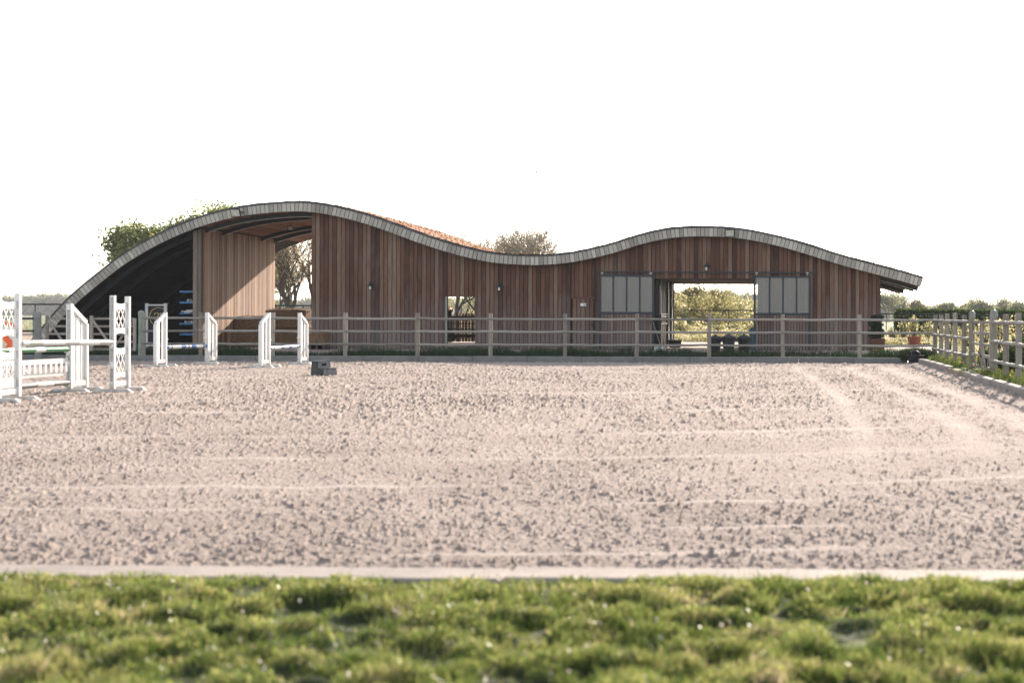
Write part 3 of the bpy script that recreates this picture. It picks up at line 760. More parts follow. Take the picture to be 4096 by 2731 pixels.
def leaf_gate(a, b, z0, z1, nb, label, name='field_gate', brace=1, grp=None, tops=.1, mat=m_post, cross=True):
    """timber gate leaf from a to b (2D points), bars + stiles + brace"""
    a = Vector((a[0], a[1], 0)); b = Vector((b[0], b[1], 0)); d = (b-a).normalized(); n_ = Vector((-d.y, d.x, 0))
    t = thing(name, (a.x, a.y, .2), label, 'gate', grp); Z = Vector((0,0,1))
    for p, hh in ((a+d*.05, tops), (b-d*.05, .02)):
        MB().bar(p+Z*(z0-.05), p+Z*(z1+hh), .09, .07, up=n_).obj('stile', mat, t)
    for k in range(nb):
        z = z0+(z1-z0)*k/(nb-1)
        MB().bar(a+d*.09+Z*z, b-d*.09+Z*z, .035, .075).obj('bar', mat, t)
    L = (b-a).length
    o_ = n_*.032
    MB().bar(a+d*.1+Z*(z1-.05)-o_, a+d*(L*.52)+Z*(z0+.02)-o_, .025, .07).obj('brace', mat, t)
    if cross: MB().bar(a+d*(L*.50)+Z*(z0+.02)+o_, b-d*.1+Z*(z1-.05)+o_, .025, .07).obj('brace', mat, t)
    return t
leaf_gate((RX, 38.05), (RX+.02, 36.38), .28, 1.42, 5, 'far leaf of the pale timber double gate in the right fence')
leaf_gate((RX, 34.62), (RX+.02, 36.28), .28, 1.42, 5, 'near leaf of the pale timber double gate in the right fence')
# left gates and posts
gpost(PX(153,46.6), 46.6, 1.58, 'stout grey gate post beside the sloping foot of the roof', .105, plain('grey post', (.20,.20,.185), .8, scale=4))
gpost(PX(565,47.4), 47.4, 1.62, 'greenish gate post where the far fence begins beside the timber gate', .095, plain('greenish post', (.22,.28,.24), .8, scale=4))
GD = 47.5
leaf_gate((PX(183,GD), GD), (PX(352,GD), GD), .38, 1.40, 5, 'left pale timber field gate at the foot of the roof')
leaf_gate((PX(360,GD), GD), (PX(545,GD), GD), .38, 1.40, 5, 'right pale timber field gate in front of the dark storage bay')
t = thing('paddock_fence', (PX(60,55), 55, .2), 'dark two rail fence left of the stout grey gate post', 'fence')
DL = 52.0
for y in (1274, 1324): MB().bar(P(-500,y,DL), P(134,y,DL), .05, .08).obj('rail', m_darkrail, t)
for px in (-420, -120, 134): MB().box(PX(px,DL)-.05, PX(px,DL)+.05, DL+.03, DL+.13, .1, PZ(px,1250,DL)).obj('post', m_grey, t)

# ------------------------------------------------------------------ jumps
def feet(t, X, D, u0, u1, dz=0):
    for k, u in enumerate((u0, u1)):
        s = 1
        x0, x1 = X-.40, X+.40
        MB().prism([(x0, D+u-.045, 0), (x1, D+u-.045, 0), (x1-.09, D+u-.045, .075), (x0+.09, D+u-.045, .075)], (0,.09,0)).obj('foot', m_whiteside, t)
def lattice(mb, X, y0, y1, z0, z1, nx=3, w=.024, th=.012):
    cw = (y1-y0)/nx; ch = cw*1.5
    # diagonals clipped to the rectangle
    for fam, sg in ((0,1),(1,-1)):
        k = -12
        while k < 14:
            c = k*cw
            # line: y = y0 + c + sg*(z-z0)*cw/ch
            pts = []
            m_ = sg*cw/ch
            za, zb_ = z0, z1
            ya = y0+c; yb_ = y0+c+m_*(z1-z0)
            if m_ != 0:
                lo = (y0-ya)/m_+z0; hi = (y1-ya)/m_+z0
                za = max(z0, min(lo, hi)); zb_ = min(z1, max(lo, hi))
            if zb_-za > .02:
                a = (X+(.004 if fam else -.004), ya+m_*(za-z0), za); b = (X+(.004 if fam else -.004), ya+m_*(zb_-z0), zb_)
                mb.bar(a, b, w, th, up=(1,0,0))
            k += 1
def cup(t, X, y, z, sg):
    m = MB(); m.box(X-.03, X+.03, min(y,y+sg*.02), max(y,y+sg*.02), z-.10, z+.03)
    m.prism([(X-.05,y+sg*.02,z-.02),(X-.035,y+sg*.02,z-.05),(X+.035,y+sg*.02,z-.05),(X+.05,y+sg*.02,z-.02),(X+.04,y+sg*.02,z-.03),(X,y+sg*.02,z-.042),(X-.04,y+sg*.02,z-.03)], (0,sg*.07,0))
    m.obj('cup', m_white, t)
def wing_lattice(X, D, sg, cups, label):
    """pole side post at D, second post at D+sg*.65; sg=+1 extends away from camera"""
    t = thing('jump_stand', (X, D, 0), label, 'jump stand', 'white jump stands')
    H = 1.93; u = sg*.65; ya, yb = D, D+u; lo, hi = min(ya,yb)+.05, max(ya,yb)-.04
    MB().box(X-.045, X+.045, ya-.05, ya+.05, .07, H).obj('post', m_white, t, bevel=.006)
    MB().box(X-.045, X+.045, yb-.045, yb+.045, .07, H-.01).obj('post', m_white, t, bevel=.006)
    MB().box(X-.028, X+.028, ya-sg*.053-.003, ya-sg*.053+.003, .22, H-.03).obj('hole_strip', m_strip, t)
    p = MB(); th = .02
    def arc(z, amp, n=8, flip=1):  # list of (y, z)
        return [(lo+(hi-lo)*i/n, z-amp*math.sin(math.pi*i/n)*flip) for i in range(n+1)]
    def strip(bot, top):
        for i in range(len(bot)-1):
            q = [(X-th/2, bot[i][0], bot[i][1]), (X-th/2, bot[i+1][0], bot[i+1][1]), (X-th/2, top[i+1][0], top[i+1][1]), (X-th/2, top[i][0], top[i][1])]
            p.prism(q, (th,0,0), r=.5)
    strip(arc(1.65,0), arc(1.80,.035)); strip(arc(1.13,.05,flip=-1), arc(1.28,0)); strip(arc(.75,0), arc(.905,.035)); strip(arc(.25,.05,flip=-1), arc(.39,0))
    p.box(X-.01, X+.01, lo, lo+.02, .22, 1.80); p.box(X-.01, X+.01, hi-.02, hi, .22, 1.80)
    lattice(p, X, lo+.02, hi-.02, 1.28, 1.65); lattice(p, X, lo+.02, hi-.02, .39, .75)
    p.obj('lattice_panel', m_white, t)
    MB().box(X-.02, X+.02, lo, hi, .12, .22).obj('bottom_bar', m_white, t)
    feet(t, X, D, 0, u)
    for z in cups: cup(t, X, ya-sg*.056, z, -sg)
    return t
def wing_slat(X, D, sg, H, HB, cups, label, ns=3):
    t = thing('jump_stand', (X, D, 0), label, 'jump stand', 'white jump stands')
    u = sg*.65; ya, yb = D, D+u
    MB().box(X-.05, X+.05, ya-.05, ya+.05, .07, H).obj('post', m_white, t, bevel=.006)
    MB().box(X-.05, X+.05, yb-.045, yb+.045, .07, HB-.02).obj('post', m_white, t, bevel=.006)
    MB().box(X-.028, X+.028, ya-sg*.053-.003, ya-sg*.053+.003, .12, H-.12).obj('hole_strip', m_strip if H > 1.7 else m_whiteside, t)
    MB().bar((X, ya+sg*.02, H-.05), (X, yb-sg*.0, HB), .096, .08, up=(1,0,0)).obj('sloping_rail', m_white, t, bevel=.005)
    MB().box(X-.04, X+.04, min(ya,yb)+.05, max(ya,yb)-.045, .12, .22).obj('bottom_bar', m_white, t)
    for k in range(ns):
        y = ya + u*(k+.75)/(ns+.5); tt = abs(y-ya)/.65; h = (H-.10)*(1-tt)+(HB-.05)*tt
        MB().box(X-.012, X+.012, y-.06, y+.06, .22, h).obj('slat', m_white, t)
    feet(t, X, D, 0, u)
    for z in cups: cup(t, X, ya-sg*.056, z, -sg)
    return t
W1 = wing_lattice(-13.62, 25.7, -1, [1.0], 'white lattice jump stand cut by the left edge of the photo')
W3 = wing_lattice(-13.16, 28.4, 1, [.98, .58], 'white lattice jump stand standing upright right of the white and grey pole')
W2 = wing_slat(-14.02, 28.4, 1, 1.76, 1.38, [.84, .62, .17], 'white slatted jump stand with sloping top behind the lattice stand')
W0 = wing_slat(-14.25, 25.6, -1, 1.76, 1.38, [.84, .62, .17], 'white slatted jump stand just outside the left edge')
W4 = wing_slat(-18.05, 42.3, -1, 1.61, 1.28, [.53, .85], 'white slatted jump stand at the left end of the blue banded pole', 2)
W5 = wing_slat(-17.54, 44.15, 1, 1.61, 1.28, [.53, .87], 'white slatted jump stand at the right end of the blue banded pole', 2)
W6 = wing_slat(-14.98, 42.3, -1, 1.61, 1.28, [.53, .85], 'white slatted jump stand left of the pole nearest the mounting block', 2)
W7 = wing_slat(-14.72, 44.3, 1, 1.61, 1.28, [.53, .87], 'white slatted jump stand just behind the black mounting block', 2)
def pole(a, b, r, bands, mats, label):
    a = Vector(a); b = Vector(b); m = MB(); t0 = 0
    for f, mi in bands:
        p, q = a.lerp(b, t0), a.lerp(b, t0+f); m.tube([p, q], r, 20, mi, cap=(t0 == 0 or t0+f > .99)); t0 += f
    o = m.obj('jump_pole', mats, smooth=True); return tag(o, label, 'pole', 'striped jump poles')
WB = [(.25,0),(.25,1),(.25,0),(.25,1)]
pole((-13.60, 25.78, 1.03), (-13.165, 28.34, 1.0), .056, [(.06,0),(.14,1),(.24,0),(.16,1),(.24,0),(.16,1)], [m_white, m_palegrey], 'thick white and grey pole in the cups of the two lattice stands')
pole((-14.24, 25.70, .885), (-14.03, 28.33, .865), .05, [(.26,1),(.1,0),(.22,1),(.12,0),(.3,1)], [m_white, m_green], 'green and white pole just behind and below the white and grey pole')
pole((-14.24, 25.70, .20), (-14.03, 28.33, .20), .055, [(.4,0),(.2,1),(.2,0),(.2,1)], [m_white, m_grey], 'lowest white and grey pole near the sand under the picket plank')
BB = [(.05,1),(.05,0),(.03,2),(.22,0),(.12,1),(.05,0),(.03,2),(.05,0),(.12,1),(.18,0),(.03,2),(.02,0),(.05,1)]
pole((-18.04, 42.35, .58), (-17.55, 44.1, .58), .052, BB, [m_white, m_bluep, m_black], 'white pole with blue bands on the left pair of slatted stands')
pole((-14.97, 42.35, .56), (-14.73, 44.25, .58), .052, BB, [m_white, m_bluep, m_black], 'white pole with blue bands on the pair of stands by the mounting block')
# picket plank
t = thing('picket_filler', (-14.1, 27, .34), 'white picket filler board hanging above the lowest pole', 'jump filler')
A_ = Vector((-14.24, 25.68, 0)); B_ = Vector((-14.03, 28.33, 0)); up = Vector((0,0,1))
MB().bar(A_+up*.635, B_+up*.635, .03, .10).obj('rail', m_white, t); MB().bar(A_+up*.385, B_+(A_-B_)*.05+up*.385, .03, .075).obj('rail', m_white, t)
dd = (B_-A_).normalized()
for k in range(15):
    p = A_+dd*(.12+k*.175); MB().bar(p+up*.42+Vector((.03,0,0)), p+up*.60+Vector((.03,0,0)), .075, .015, up=(1,0,0)).obj('picket', m_white, t)
# orange filler jump behind
OD = 37.4
t = thing('jump_stand', (PX(30,OD), OD, 0), 'orange and white jump stand seen through the left lattice stand', 'jump stand', 'white jump stands')
x0, x1 = PX(-60,OD), PX(86,OD)
MB().box(x1-.06, x1, OD-.04, OD+.04, .07, 1.25).obj('post', m_orange, t); MB().box(x0, x0+.06, OD-.04, OD+.04, .07, 1.5).obj('post', m_orange, t)
MB().bar((x0+.06, OD, 1.45), (PX(20,OD), OD, 1.30), .04, .12).bar((PX(20,OD),OD,1.30),(x1-.03,OD,1.24),.04,.10).obj('top_rail', m_orange, t)
MB().box(x0+.06, x1-.06, OD-.012, OD+.012, .25, 1.2).obj('panel', m_white, t)
MB().prism([(x1-.5,OD-.05,0),(x1+.18,OD-.05,0),(x1+.12,OD-.05,.08),(x1-.45,OD-.05,.08)], (0,.1,0)).obj('foot', m_orange, t)
c = P(14, 1376, OD); r_ = .255
oc = MB().prism([(c.x+r_*math.cos(R(22.5+45*k)), OD-.03, c.z+r_*math.sin(R(22.5+45*k))) for k in range(8)], (0,.015,0)).obj('octagon', m_orange, t)
MB().prism([(c.x+.0,OD-.036,c.z+.12),(c.x-.11,OD-.036,c.z),(c.x+.02,OD-.036,c.z-.13),(c.x+.13,OD-.036,c.z-.01)], (0,.005,0)).obj('diamond', m_cream, oc).location = (0,0,0)

# mounting block
def mounting():
    D = 36.6; c = Vector((PX(1303,D), D, 0)); t = thing('mounting_block', c, 'black two step plastic mounting block standing on the sand', 'mounting block')
    a = R(58); ex = Vector((math.cos(a-R(90)), math.sin(a-R(90)), 0)) # step direction (right, towards camera)
    st = Vector((.80, -.60, 0)); sd2 = Vector((.60, .80, 0)); W_ = .44
    p0 = Vector((PX(1242,D), D, 0))
    def pt(s, z, w_): return p0 + st*s + sd2*w_ + Vector((0,0,z))
    prof = [(0,0),(.52,0),(.515,.175),(.27,.175),(.265,.36),(.012,.36)]
    m = MB(); n = len(prof)
    vs = [pt(s, z, 0+z*.06) for s, z in prof] + [pt(s, z, W_-z*.06) for s, z in prof]
    m.add(vs, [tuple(range(n))[::-1], tuple(range(n, 2*n))] + [(i, (i+1)%n, n+(i+1)%n, n+i) for i in range(n)])
    m.obj('body', m_black, t, bevel=.012)
    m = MB()
    for s0, s1, z in ((.0,.27,.36),(.265,.53,.175)): 
        m.add([pt(s0-.008,z+.001,.0), pt(s1,z+.001,.0), pt(s1,z+.001,W_), pt(s0-.008,z+.001,W_), pt(s0-.008,z+.014,.0), pt(s1,z+.014,.0), pt(s1,z+.014,W_), pt(s0-.008,z+.014,W_)],
              [(0,3,2,1),(4,5,6,7),(0,1,5,4),(1,2,6,5),(2,3,7,6),(3,0,4,7)])
    m.obj('tread', plain('worn black tread', (.07,.07,.075), .5), t)
    m = MB(); f = .268
    q = [pt(f,.25,.15), pt(f,.25,.29), pt(f,.31,.29), pt(f,.31,.15)]; m.prism(q, st*.004); m.obj('hand_hole', plain('hole black', (.002,.002,.002), .9), t)
    # paler riser panels: glancing sun on the black plastic put into the colour
    m = MB(); m.prism([pt(.2675,.19,.03), pt(.2675,.19,.41), pt(.2665,.35,.40), pt(.2665,.35,.04)], st*.002); m.prism([pt(.521,.012,.02), pt(.521,.012,.42), pt(.518,.165,.41), pt(.518,.165,.03)], st*.002)
    m.obj('riser', plain('sun-glanced riser plastic', (.16,.165,.17), .6, var=.3, scale=14), t)
mounting()

# ------------------------------------------------------------------ bins, tubs, pots
def bin_(px, D, s, label):
    x = PX(px, D); t = thing('feed_bin', (x, D, .2), label, 'bin', 'black lidded bins at the large doorway')
    MB().lathe((x,D,.2), [(.17*s,0),(.19*s,.02),(.235*s,.50*s),(.26*s,.51*s),(.265*s,.545*s)], 20).obj('body', m_black, t, True)
    MB().lathe((x,D,.2+.547*s), [(.275*s,0),(.28*s,.025),(.20*s,.07),(.08*s,.125),(.045*s,.13),(.045*s,.165),(.02*s,.17)], 20).obj('lid', m_black, t, True)
    m = MB()
    for sg in (-1, 1): m.box(x+sg*.27*s-.03, x+sg*.27*s+.03, D-.05, D+.05, .2+.44*s, .2+.53*s)
    m.obj('handle', m_black, t)
bin_(2862, 52.8, .92, 'black lidded bin on the left, partly behind a fence post')
bin_(2915, 52.0, 1.0, 'black lidded bin in the middle, the tallest of the three')
bin_(2976, 52.6, .96, 'black lidded bin on the right beside the sliding door')
D = 60.5; x = PX(2700, D)
t = thing('feed_tub', (x, D, .2), 'dark round tub on the floor inside the large doorway', 'tub')
MB().lathe((x,D,.2), [(.22,0),(.25,.02),(.29,.30),(.30,.31),(.27,.31),(.24,.05),(.1,.04)], 20).obj('body', plain('dull tub', (.06,.055,.06), .5), t, True)
MB().lathe((x,D,.2), [(.285,.305),(.31,.305),(.31,.33),(.285,.33),(.285,.305)], 20).obj('rim', m_flange, t, True)
D = 46.35; x = PX(3663, D)
t = thing('water_tub', (x, D, 0), 'black tub with a rounded black lid leaning in it at the arena corner', 'tub')
MB().lathe((x,D,0), [(.22,0),(.24,.02),(.265,.27),(.295,.275),(.295,.30),(.25,.30),(.23,.1)], 24).obj('body', m_black, t, True)
MB().tube([(x-.02,D+.02,.27),(x-.01,D+.07,.29)], .19, 20).obj('lid', m_black, t, True)
MB().tube([(x-.22,D-.02,.95),(x-.20,D-.03,.6),(x-.15,D-.03,.38),(x-.13,D-.05,.30)], .006, 6).obj('rope', m_grey, t)
# fill corner weeds later
D = 66; x = PX(3657, D)
t = thing('flower_pot', (x, D, .2), 'wide shallow terracotta pot standing in front of the hedge', 'pot')
MB().lathe((x,D,.2), [(.24,0),(.25,.02),(.31,.34),(.335,.36),(.335,.42),(.30,.42),(.28,.36)], 24).obj('body', m_terra, t, True)
D = 54; x = PX(3508, D)
t = thing('potted_topiary', (x, D, .2), 'dark tiered topiary in a brown planter at the right corner of the stable', 'plant')
MB().add([(x-.26,D-.26,.2),(x+.26,D-.26,.2),(x+.26,D+.26,.2),(x-.26,D+.26,.2),(x-.29,D-.29,.72),(x+.29,D-.29,.72),(x+.29,D+.29,.72),(x-.29,D+.29,.72)],
  [(0,3,2,1),(4,5,6,7),(0,1,5,4),(1,2,6,5),(2,3,7,6),(3,0,4,7)]).obj('planter', plain('brown planter', (.08,.034,.024), .7), t, bevel=.02)
def cloud(blobs, n, seed, shell=.35):
    """points through a set of ellipsoids; blobs: (x,y,z,rx,ry,rz)"""
    q = rng(seed); B = np.array(blobs, float); vol = (B[:,3]*B[:,4]*B[:,5])**.67; pk = q.choice(len(B), n, p=vol/vol.sum())
    d = q.normal(size=(n,3)); d /= np.linalg.norm(d, axis=1)[:,None]
    rad = shell + (1-shell)*q.rand(n)**.6
    rad *= 1+.18*(vnoise(d[:,0]*3+pk*7.3, d[:,2]*3+d[:,1]*2, 8)-.5)*2
    return B[pk,:3] + d*rad[:,None]*B[pk,3:6]
pts = cloud([(x,D,.92,.36,.34,.24),(x-.02,D,1.10,.2,.2,.14),(x-.03,D,1.24,.27,.25,.17),(x-.04,D,1.40,.16,.16,.1),(x+.03,D,1.50,.25,.22,.12)], 2600, 5)
V, Fq, rr = leafquads(pts, .03, .06, 6); npmesh('foliage', V, Fq, L_dark, rr, t)
MB().tube([(x,D,.7),(x+.02,D,1.1),(x,D,1.5)], .025, 6).obj('stem', m_bark, t)
# small things at the doorway
D = 54.5
p = P(2640, 1408, D); q_ = rng(2); m = MB(); 
m.lathe((p.x, D, .2), [(.20,0),(.24,.04),(.22,.12),(.16,.19),(.06,.22)], 12, sx=1.0, sy=.6)
o = m.obj('sack', m_whiteside, smooth=False); tag(o, 'crumpled white sack in the grass left of the large doorway', 'sack')
m = MB(); m.tube([P(2614,1290,56.2), P(2645,1393,55.6)], .016, 8); o = m.obj('broom_handle', m_post); tag(o, 'thin stick leaning at the left edge of the large doorway', 'stick')
p = P(3008, 1340, 56.3)
m = MB(); m.lathe((p.x, 56.35, .2), [(.13,0),(.15,.1),(.10,.55),(.13,.78),(.05,.86)], 12, sx=1, sy=.5)
tag(m.obj('hanging_cover', plain('teal cloth', (.02,.06,.075), .7), smooth=True), 'dark teal cover hanging against the edge of the right sliding door', 'cover')

# ------------------------------------------------------------------ yard behind the building
FR = .04
def chain_fence(name, pts, label, posts=None, mesh_density=None):
    t = thing(name, pts[0], label, 'fence')
    mb = MB()
    for a, b in zip(pts[:-1], pts[1:]): mb.tube([a, b], FR, 6)
    mb.obj('top_rail', m_steel, t)
    for p in (posts or pts): MB().tube([(p[0],p[1],.1),(p[0],p[1],p[2]+.02)], .03, 6).obj('post', m_steel, t)
    if mesh_density:
        s = mesh_density; m = MB()
        for a, b in zip(pts[:-1], pts[1:]):
            a = Vector(a); b = Vector(b); L = (b-a).length; d = (b-a).normalized(); H = a.z-.2; n = int((L+H)/s)
            for k in range(n):
                for sg in (0, 1):
                    u0 = -H+k*s; u1 = u0+H; z0_, z1_ = .2, .2+H
                    if u0 < 0: z0_ += -u0; u0 = 0
                    if u1 > L: z1_ -= (u1-L); u1 = L
                    if u1-u0 < .05: continue
                    p_, q2 = (u0, u1) if not sg else (L-u0, L-u1)
                    m.bar(a+d*p_+Vector((0,0,z0_-a.z)), a+d*q2+Vector((0,0,z1_-a.z)), .006, .006)
        m.obj('wire_mesh', m_steel, t)
D = 76
chain_fence('mesh_fence', [P(-400,1217,70), P(83,1217,70), P(420,1217.5,70)], 'black mesh fence with slim top rail left of the roof foot', [P(x,1217,70) for x in (-160, 84, 141, 330)], .5)
chain_fence('mesh_fence', [P(1000,1221.5,D), P(1420,1223,D)], 'black wire mesh fence seen through the open passage', [P(x,1222,D) for x in (1010, 1213, 1400)], .11)
chain_fence('mesh_fence', [P(2740,1240.5,86), P(3300,1243,86)], 'black rail fence seen through the large doorway', [P(2740,1241,86), P(2915,1241,86), P(3100,1242,86), P(3290,1243,86)])
chain_fence('mesh_fence', [P(3430,1253,80), P(4300,1267,80)], 'black rail fence in front of the clipped hedge on the right', [P(x,1256,80) for x in (3545, 3770, 3990, 4210)])
# yard gate and plank fence seen through the small doorway
GY = 69.0
t = thing('yard_gate', P(1845,1370,GY), 'black metal yard gate seen through the small doorway', 'gate')
gx0, gx1 = PX(1798,GY), PX(1935,GY)
m = MB()
for y0, y1 in ((1264,1271),(1292,1296),(1315,1319),(1337,1349),(1352,1354)): m.box(gx0, gx1, GY, GY+.05, PZ(1845,y1,GY), PZ(1845,y0,GY))
for px in (1797, 1834, 1893, 1932): m.box(PX(px,GY)-.03, PX(px,GY)+.03, GY-.01, GY+.06, .25, PZ(px,1264,GY))
m.obj('frame', m_steel, t)
m = MB()
for k in range(46): x = PX(1760,71)+k*.155; m.box(x, x+.135, 71, 71.03, .22, 1.62+random.uniform(-.01,.01))
tag(m.obj('plank_fence', m_board_tan), 'vertical plank fence behind the black yard gate', 'fence')
# loader with orange beacon
LD = 70.2
t = thing('yard_loader', P(1800,1370,LD), 'dark machine with an orange hood top at the left of the small doorway view', 'machine')
MB().box(PX(1770,LD), PX(1807,LD), LD, LD+.5, .5, PZ(1800,1240,LD)).obj('mast', m_steel, t)
MB().box(PX(1775,LD), PX(1800,LD), LD-.06, LD+.5, PZ(1790,1243,LD), PZ(1790,1231,LD)).obj('hood', plain('orange hood', (.8,.30,.05), .4), t)
MB().box(PX(1799,LD), PX(1812,LD), LD-.02, LD+.3, PZ(1800,1246,LD), PZ(1800,1237,LD)).obj('cab_part', m_black, t)
for px in (1778, 1800): MB().tube([(PX(px,LD),LD-.1,.5),(PX(px,LD),LD+.1,.5)], .3, 16).obj('wheel', m_black, t)

# ------------------------------------------------------------------ trees
def branch_tree(base, H, seed, spread=.6, levels=5, trunk_r=.16, up=.25, first=.3, kids=(3,5), lean=(0,0), shrink=.68):
    q = random.Random(seed); mb = MB(); tips = []
    def grow(p, d, L, r, lv):
        n = 3 if lv else 4; pts = [p]; rd = [r]; cur = d.copy()
        nodes = []
        for k in range(n):
            cur = (cur + Vector((q.gauss(0,.16), q.gauss(0,.16), q.gauss(0,.10)+.04))).normalized()
            p = p + cur*L/n; r2 = r*(1-.42*(k+1)/n); pts.append(p); rd.append(max(r2, .012)); nodes.append((p.copy(), cur.copy(), r2))
        mb.tube(pts, rd, 6 if lv < 2 else 4 if lv < 4 else 3, cap=False)
        if lv >= levels: tips.append(p); tips.append(pts[-2]); return
        nk = q.randint(*kids)
        for i in range(nk):
            nd = nodes[min(len(nodes)-1, int(len(nodes)*(first if lv == 0 else .2) + i*len(nodes)*(1-.2)/nk))]
            ax = Vector((q.gauss(0,1), q.gauss(0,1), q.gauss(0,.35))).normalized()
            nd_ = (nd[1] + ax*spread*q.uniform(.8,1.4) + Vector((0,0,up))).normalized()
            grow(nd[0], nd_, L*shrink*q.uniform(.8,1.15), nd[2]*.72, lv+1)
        if lv >= 2: tips.append(p)
    grow(Vector(base), Vector((lean[0], lean[1], 1)).normalized(), H*.36, trunk_r, 0)
    return mb, tips
def make_tree(name, px, D, H, label, seed, mat, bark=m_bark, nleaf=6, lsize=(.06,.13), spreadl=.28, group=None, **kw):
    base = Vector((PX(px,D), D, .1)); t = thing(name, base, label, 'tree', group)
    mb, tips = branch_tree(base, H, seed, **kw)
    # normalise height to H
    zs = max(v[2] for v in mb.v)-base.z; k = H/zs
    mb.v = [(base.x+(v[0]-base.x)*k, base.y+(v[1]-base.y)*k, base.z+(v[2]-base.z)*k) for v in mb.v]
    mb.obj('trunk', bark, t)
    tp = np.array([[base.x+(p.x-base.x)*k, base.y+(p.y-base.y)*k, base.z+(p.z-base.z)*k] for p in tips]); q = rng(seed)
    P_ = np.repeat(tp, nleaf, axis=0) + q.normal(size=(len(tp)*nleaf,3))*spreadl*np.array([1,1,.7])
    V, Fq, rr = leafquads(P_, *lsize, seed+1); npmesh('crown', V, Fq, mat, rr, t)
    return t
gt = 'trees standing behind the stable'
make_tree('oak_tree', 655, 105, 7.9, 'leafy oak showing above the lower left slope of the roof', 11, L_oak, nleaf=9, lsize=(.12,.24), spreadl=.5, spread=.95, group=gt, trunk_r=.3, kids=(4,5), up=.05)
make_tree('oak_tree', 775, 108, 9.7, 'leafy oak behind the left floodlight, tallest of the green crowns', 14, L_oak, nleaf=9, lsize=(.12,.24), spreadl=.5, spread=.95, group=gt, trunk_r=.34, kids=(4,5), up=.05)
make_tree('oak_tree', 870, 112, 9.9, 'leafy oak just left of the roof floodlight', 18, L_oak, nleaf=8, lsize=(.12,.24), spreadl=.5, spread=.9, group=gt, trunk_r=.3, kids=(4,5), up=.05)
make_tree('bare_tree', 2150, 92, 7.9, 'thinly leafed spreading tree above the dip of the roof', 23, L_pale, bark=m_barkl, nleaf=1, lsize=(.04,.08), spreadl=.15, spread=.9, kids=(4,5), group=gt, trunk_r=.22, up=.12)
make_tree('bare_tree', 2225, 94, 7.6, 'thinly leafed tree at the right above the dip of the roof', 27, L_pale, bark=m_barkl, nleaf=1, lsize=(.04,.08), spreadl=.15, spread=.9, kids=(4,5), group=gt, trunk_r=.2, up=.1)
make_tree('bare_tree', 2030, 98, 8.0, 'low thinly leafed tree showing beside the red roof slope', 29, L_pale, bark=m_barkl, nleaf=1, lsize=(.04,.08), spreadl=.15, spread=.8, kids=(3,5), group=gt, trunk_r=.18)
for i, (px, D, H, sd_i, lab) in enumerate(((1120,88,6.3,31,'dark forked tree at the left of the passage view'),(1178,86,7.4,37,'dark spreading tree in the middle of the passage view'),(1245,90,8.6,41,'tall tree at the right edge of the passage view'),(1820,84,7.0,45,'stout trunk filling the left of the small doorway view'),(1905,88,6.4,52,'crooked tree at the right of the small doorway view'))):
    make_tree('bare_tree', px, D, H, lab, sd_i, L_pale, nleaf=3, lsize=(.035,.07), spreadl=.35, spread=.62, kids=(3,4), group=gt, trunk_r=.20 if px < 1800 else .12, levels=5, first=.45)
def bush(px, D, W_, H, label, seed, mat=L_yel, n=2600, ls=(.06,.14), z0=.1, name='shrub', group='garden shrubs', shell=.3):
    x = PX(px,D); t = thing(name, (x,D,z0), label, 'shrub', group); q = random.Random(seed)
    bl = []
    for k in range(9): bl.append((x+q.uniform(-.35,.35)*W_, D+q.uniform(-.3,.3)*W_, z0+H*q.uniform(.25,.78), W_*q.uniform(.18,.3), W_*q.uniform(.18,.3), H*q.uniform(.16,.26)))
    bl.append((x, D, z0+H*.35, W_*.4, W_*.4, H*.35))
    V, Fq, rr = leafquads(cloud(bl, n, seed, shell), *ls, seed+1); npmesh('foliage', V, Fq, mat, rr, t)
    m = MB()
    for k in range(5): m.tube([(x,D,z0),(x+q.uniform(-.2,.2)*W_, D, z0+H*.5),(x+q.uniform(-.4,.4)*W_, D+q.uniform(-.2,.2), z0+H*.95)], [.05,.03,.01], 4)
    m.obj('stem', m_bark, t); return t
# undergrowth behind the passage and the small doorway
for i, (px, D, W_, H, lab) in enumerate(((1110,96,3.0,3.0,'leafy shrub at the left behind the wire mesh fence'),(1200,100,3,1.9,'low leafy shrub at the middle behind the wire mesh fence'),(1255,97,2.4,2.5,'leafy shrub at the right behind the wire mesh fence'),(1840,100,6,4.6,'green shrub behind the stout trunk in the small doorway view'),(1930,104,5,4.0,'green shrub behind the crooked tree in the small doorway view'))):
    bush(px, D, W_, H, lab, 100+i, L_thin if i != 0 else L_oak, 1300, (.05,.10))
# garden seen through the big opening
specs = [(2690,92,3.6,3.1,'pale green shrub at the left jamb of the large doorway view',L_yel),(2760,94,4.2,3.3,'tall pale shrub behind the rail end in the doorway view',L_thin),(2840,98,4.5,3.1,'bushy pale shrub left of the middle in the doorway view',L_thin),
 (2915,104,5,2.9,'golden shrub behind the second rail post in the doorway view',L_yel),(2980,112,6,2.9,'rounded golden shrub right of the middle in the doorway view',L_yel),(3040,120,6,3.1,'hazy green shrub at the right jamb of the doorway view',L_far)]
for i, (px, D, W_, H, lab, mt) in enumerate(specs): bush(px, D, W_, H, lab, 130+i, mt, 4200, (.07,.15))
for i, (px, D, W_, H, lab) in enumerate(((2705,80,1.6,1.5,'small yellow shrub at the foot of the left jamb in the doorway view'),(2765,83,2.0,1.0,'low yellow shrub behind the fence rail left of the middle post'),(2830,82,2.2,1.1,'low yellow shrub behind the middle fence post'),(2900,84,2.4,1.0,'low yellow shrub above the middle black bin'),(2965,83,2.2,1.05,'low yellow shrub above the right black bin'),(3025,82,2.0,1.15,'low yellow shrub beside the right sliding door edge'))):
    bush(px, D, W_, H, lab, 150+i, L_yel, 2400, (.05,.11))
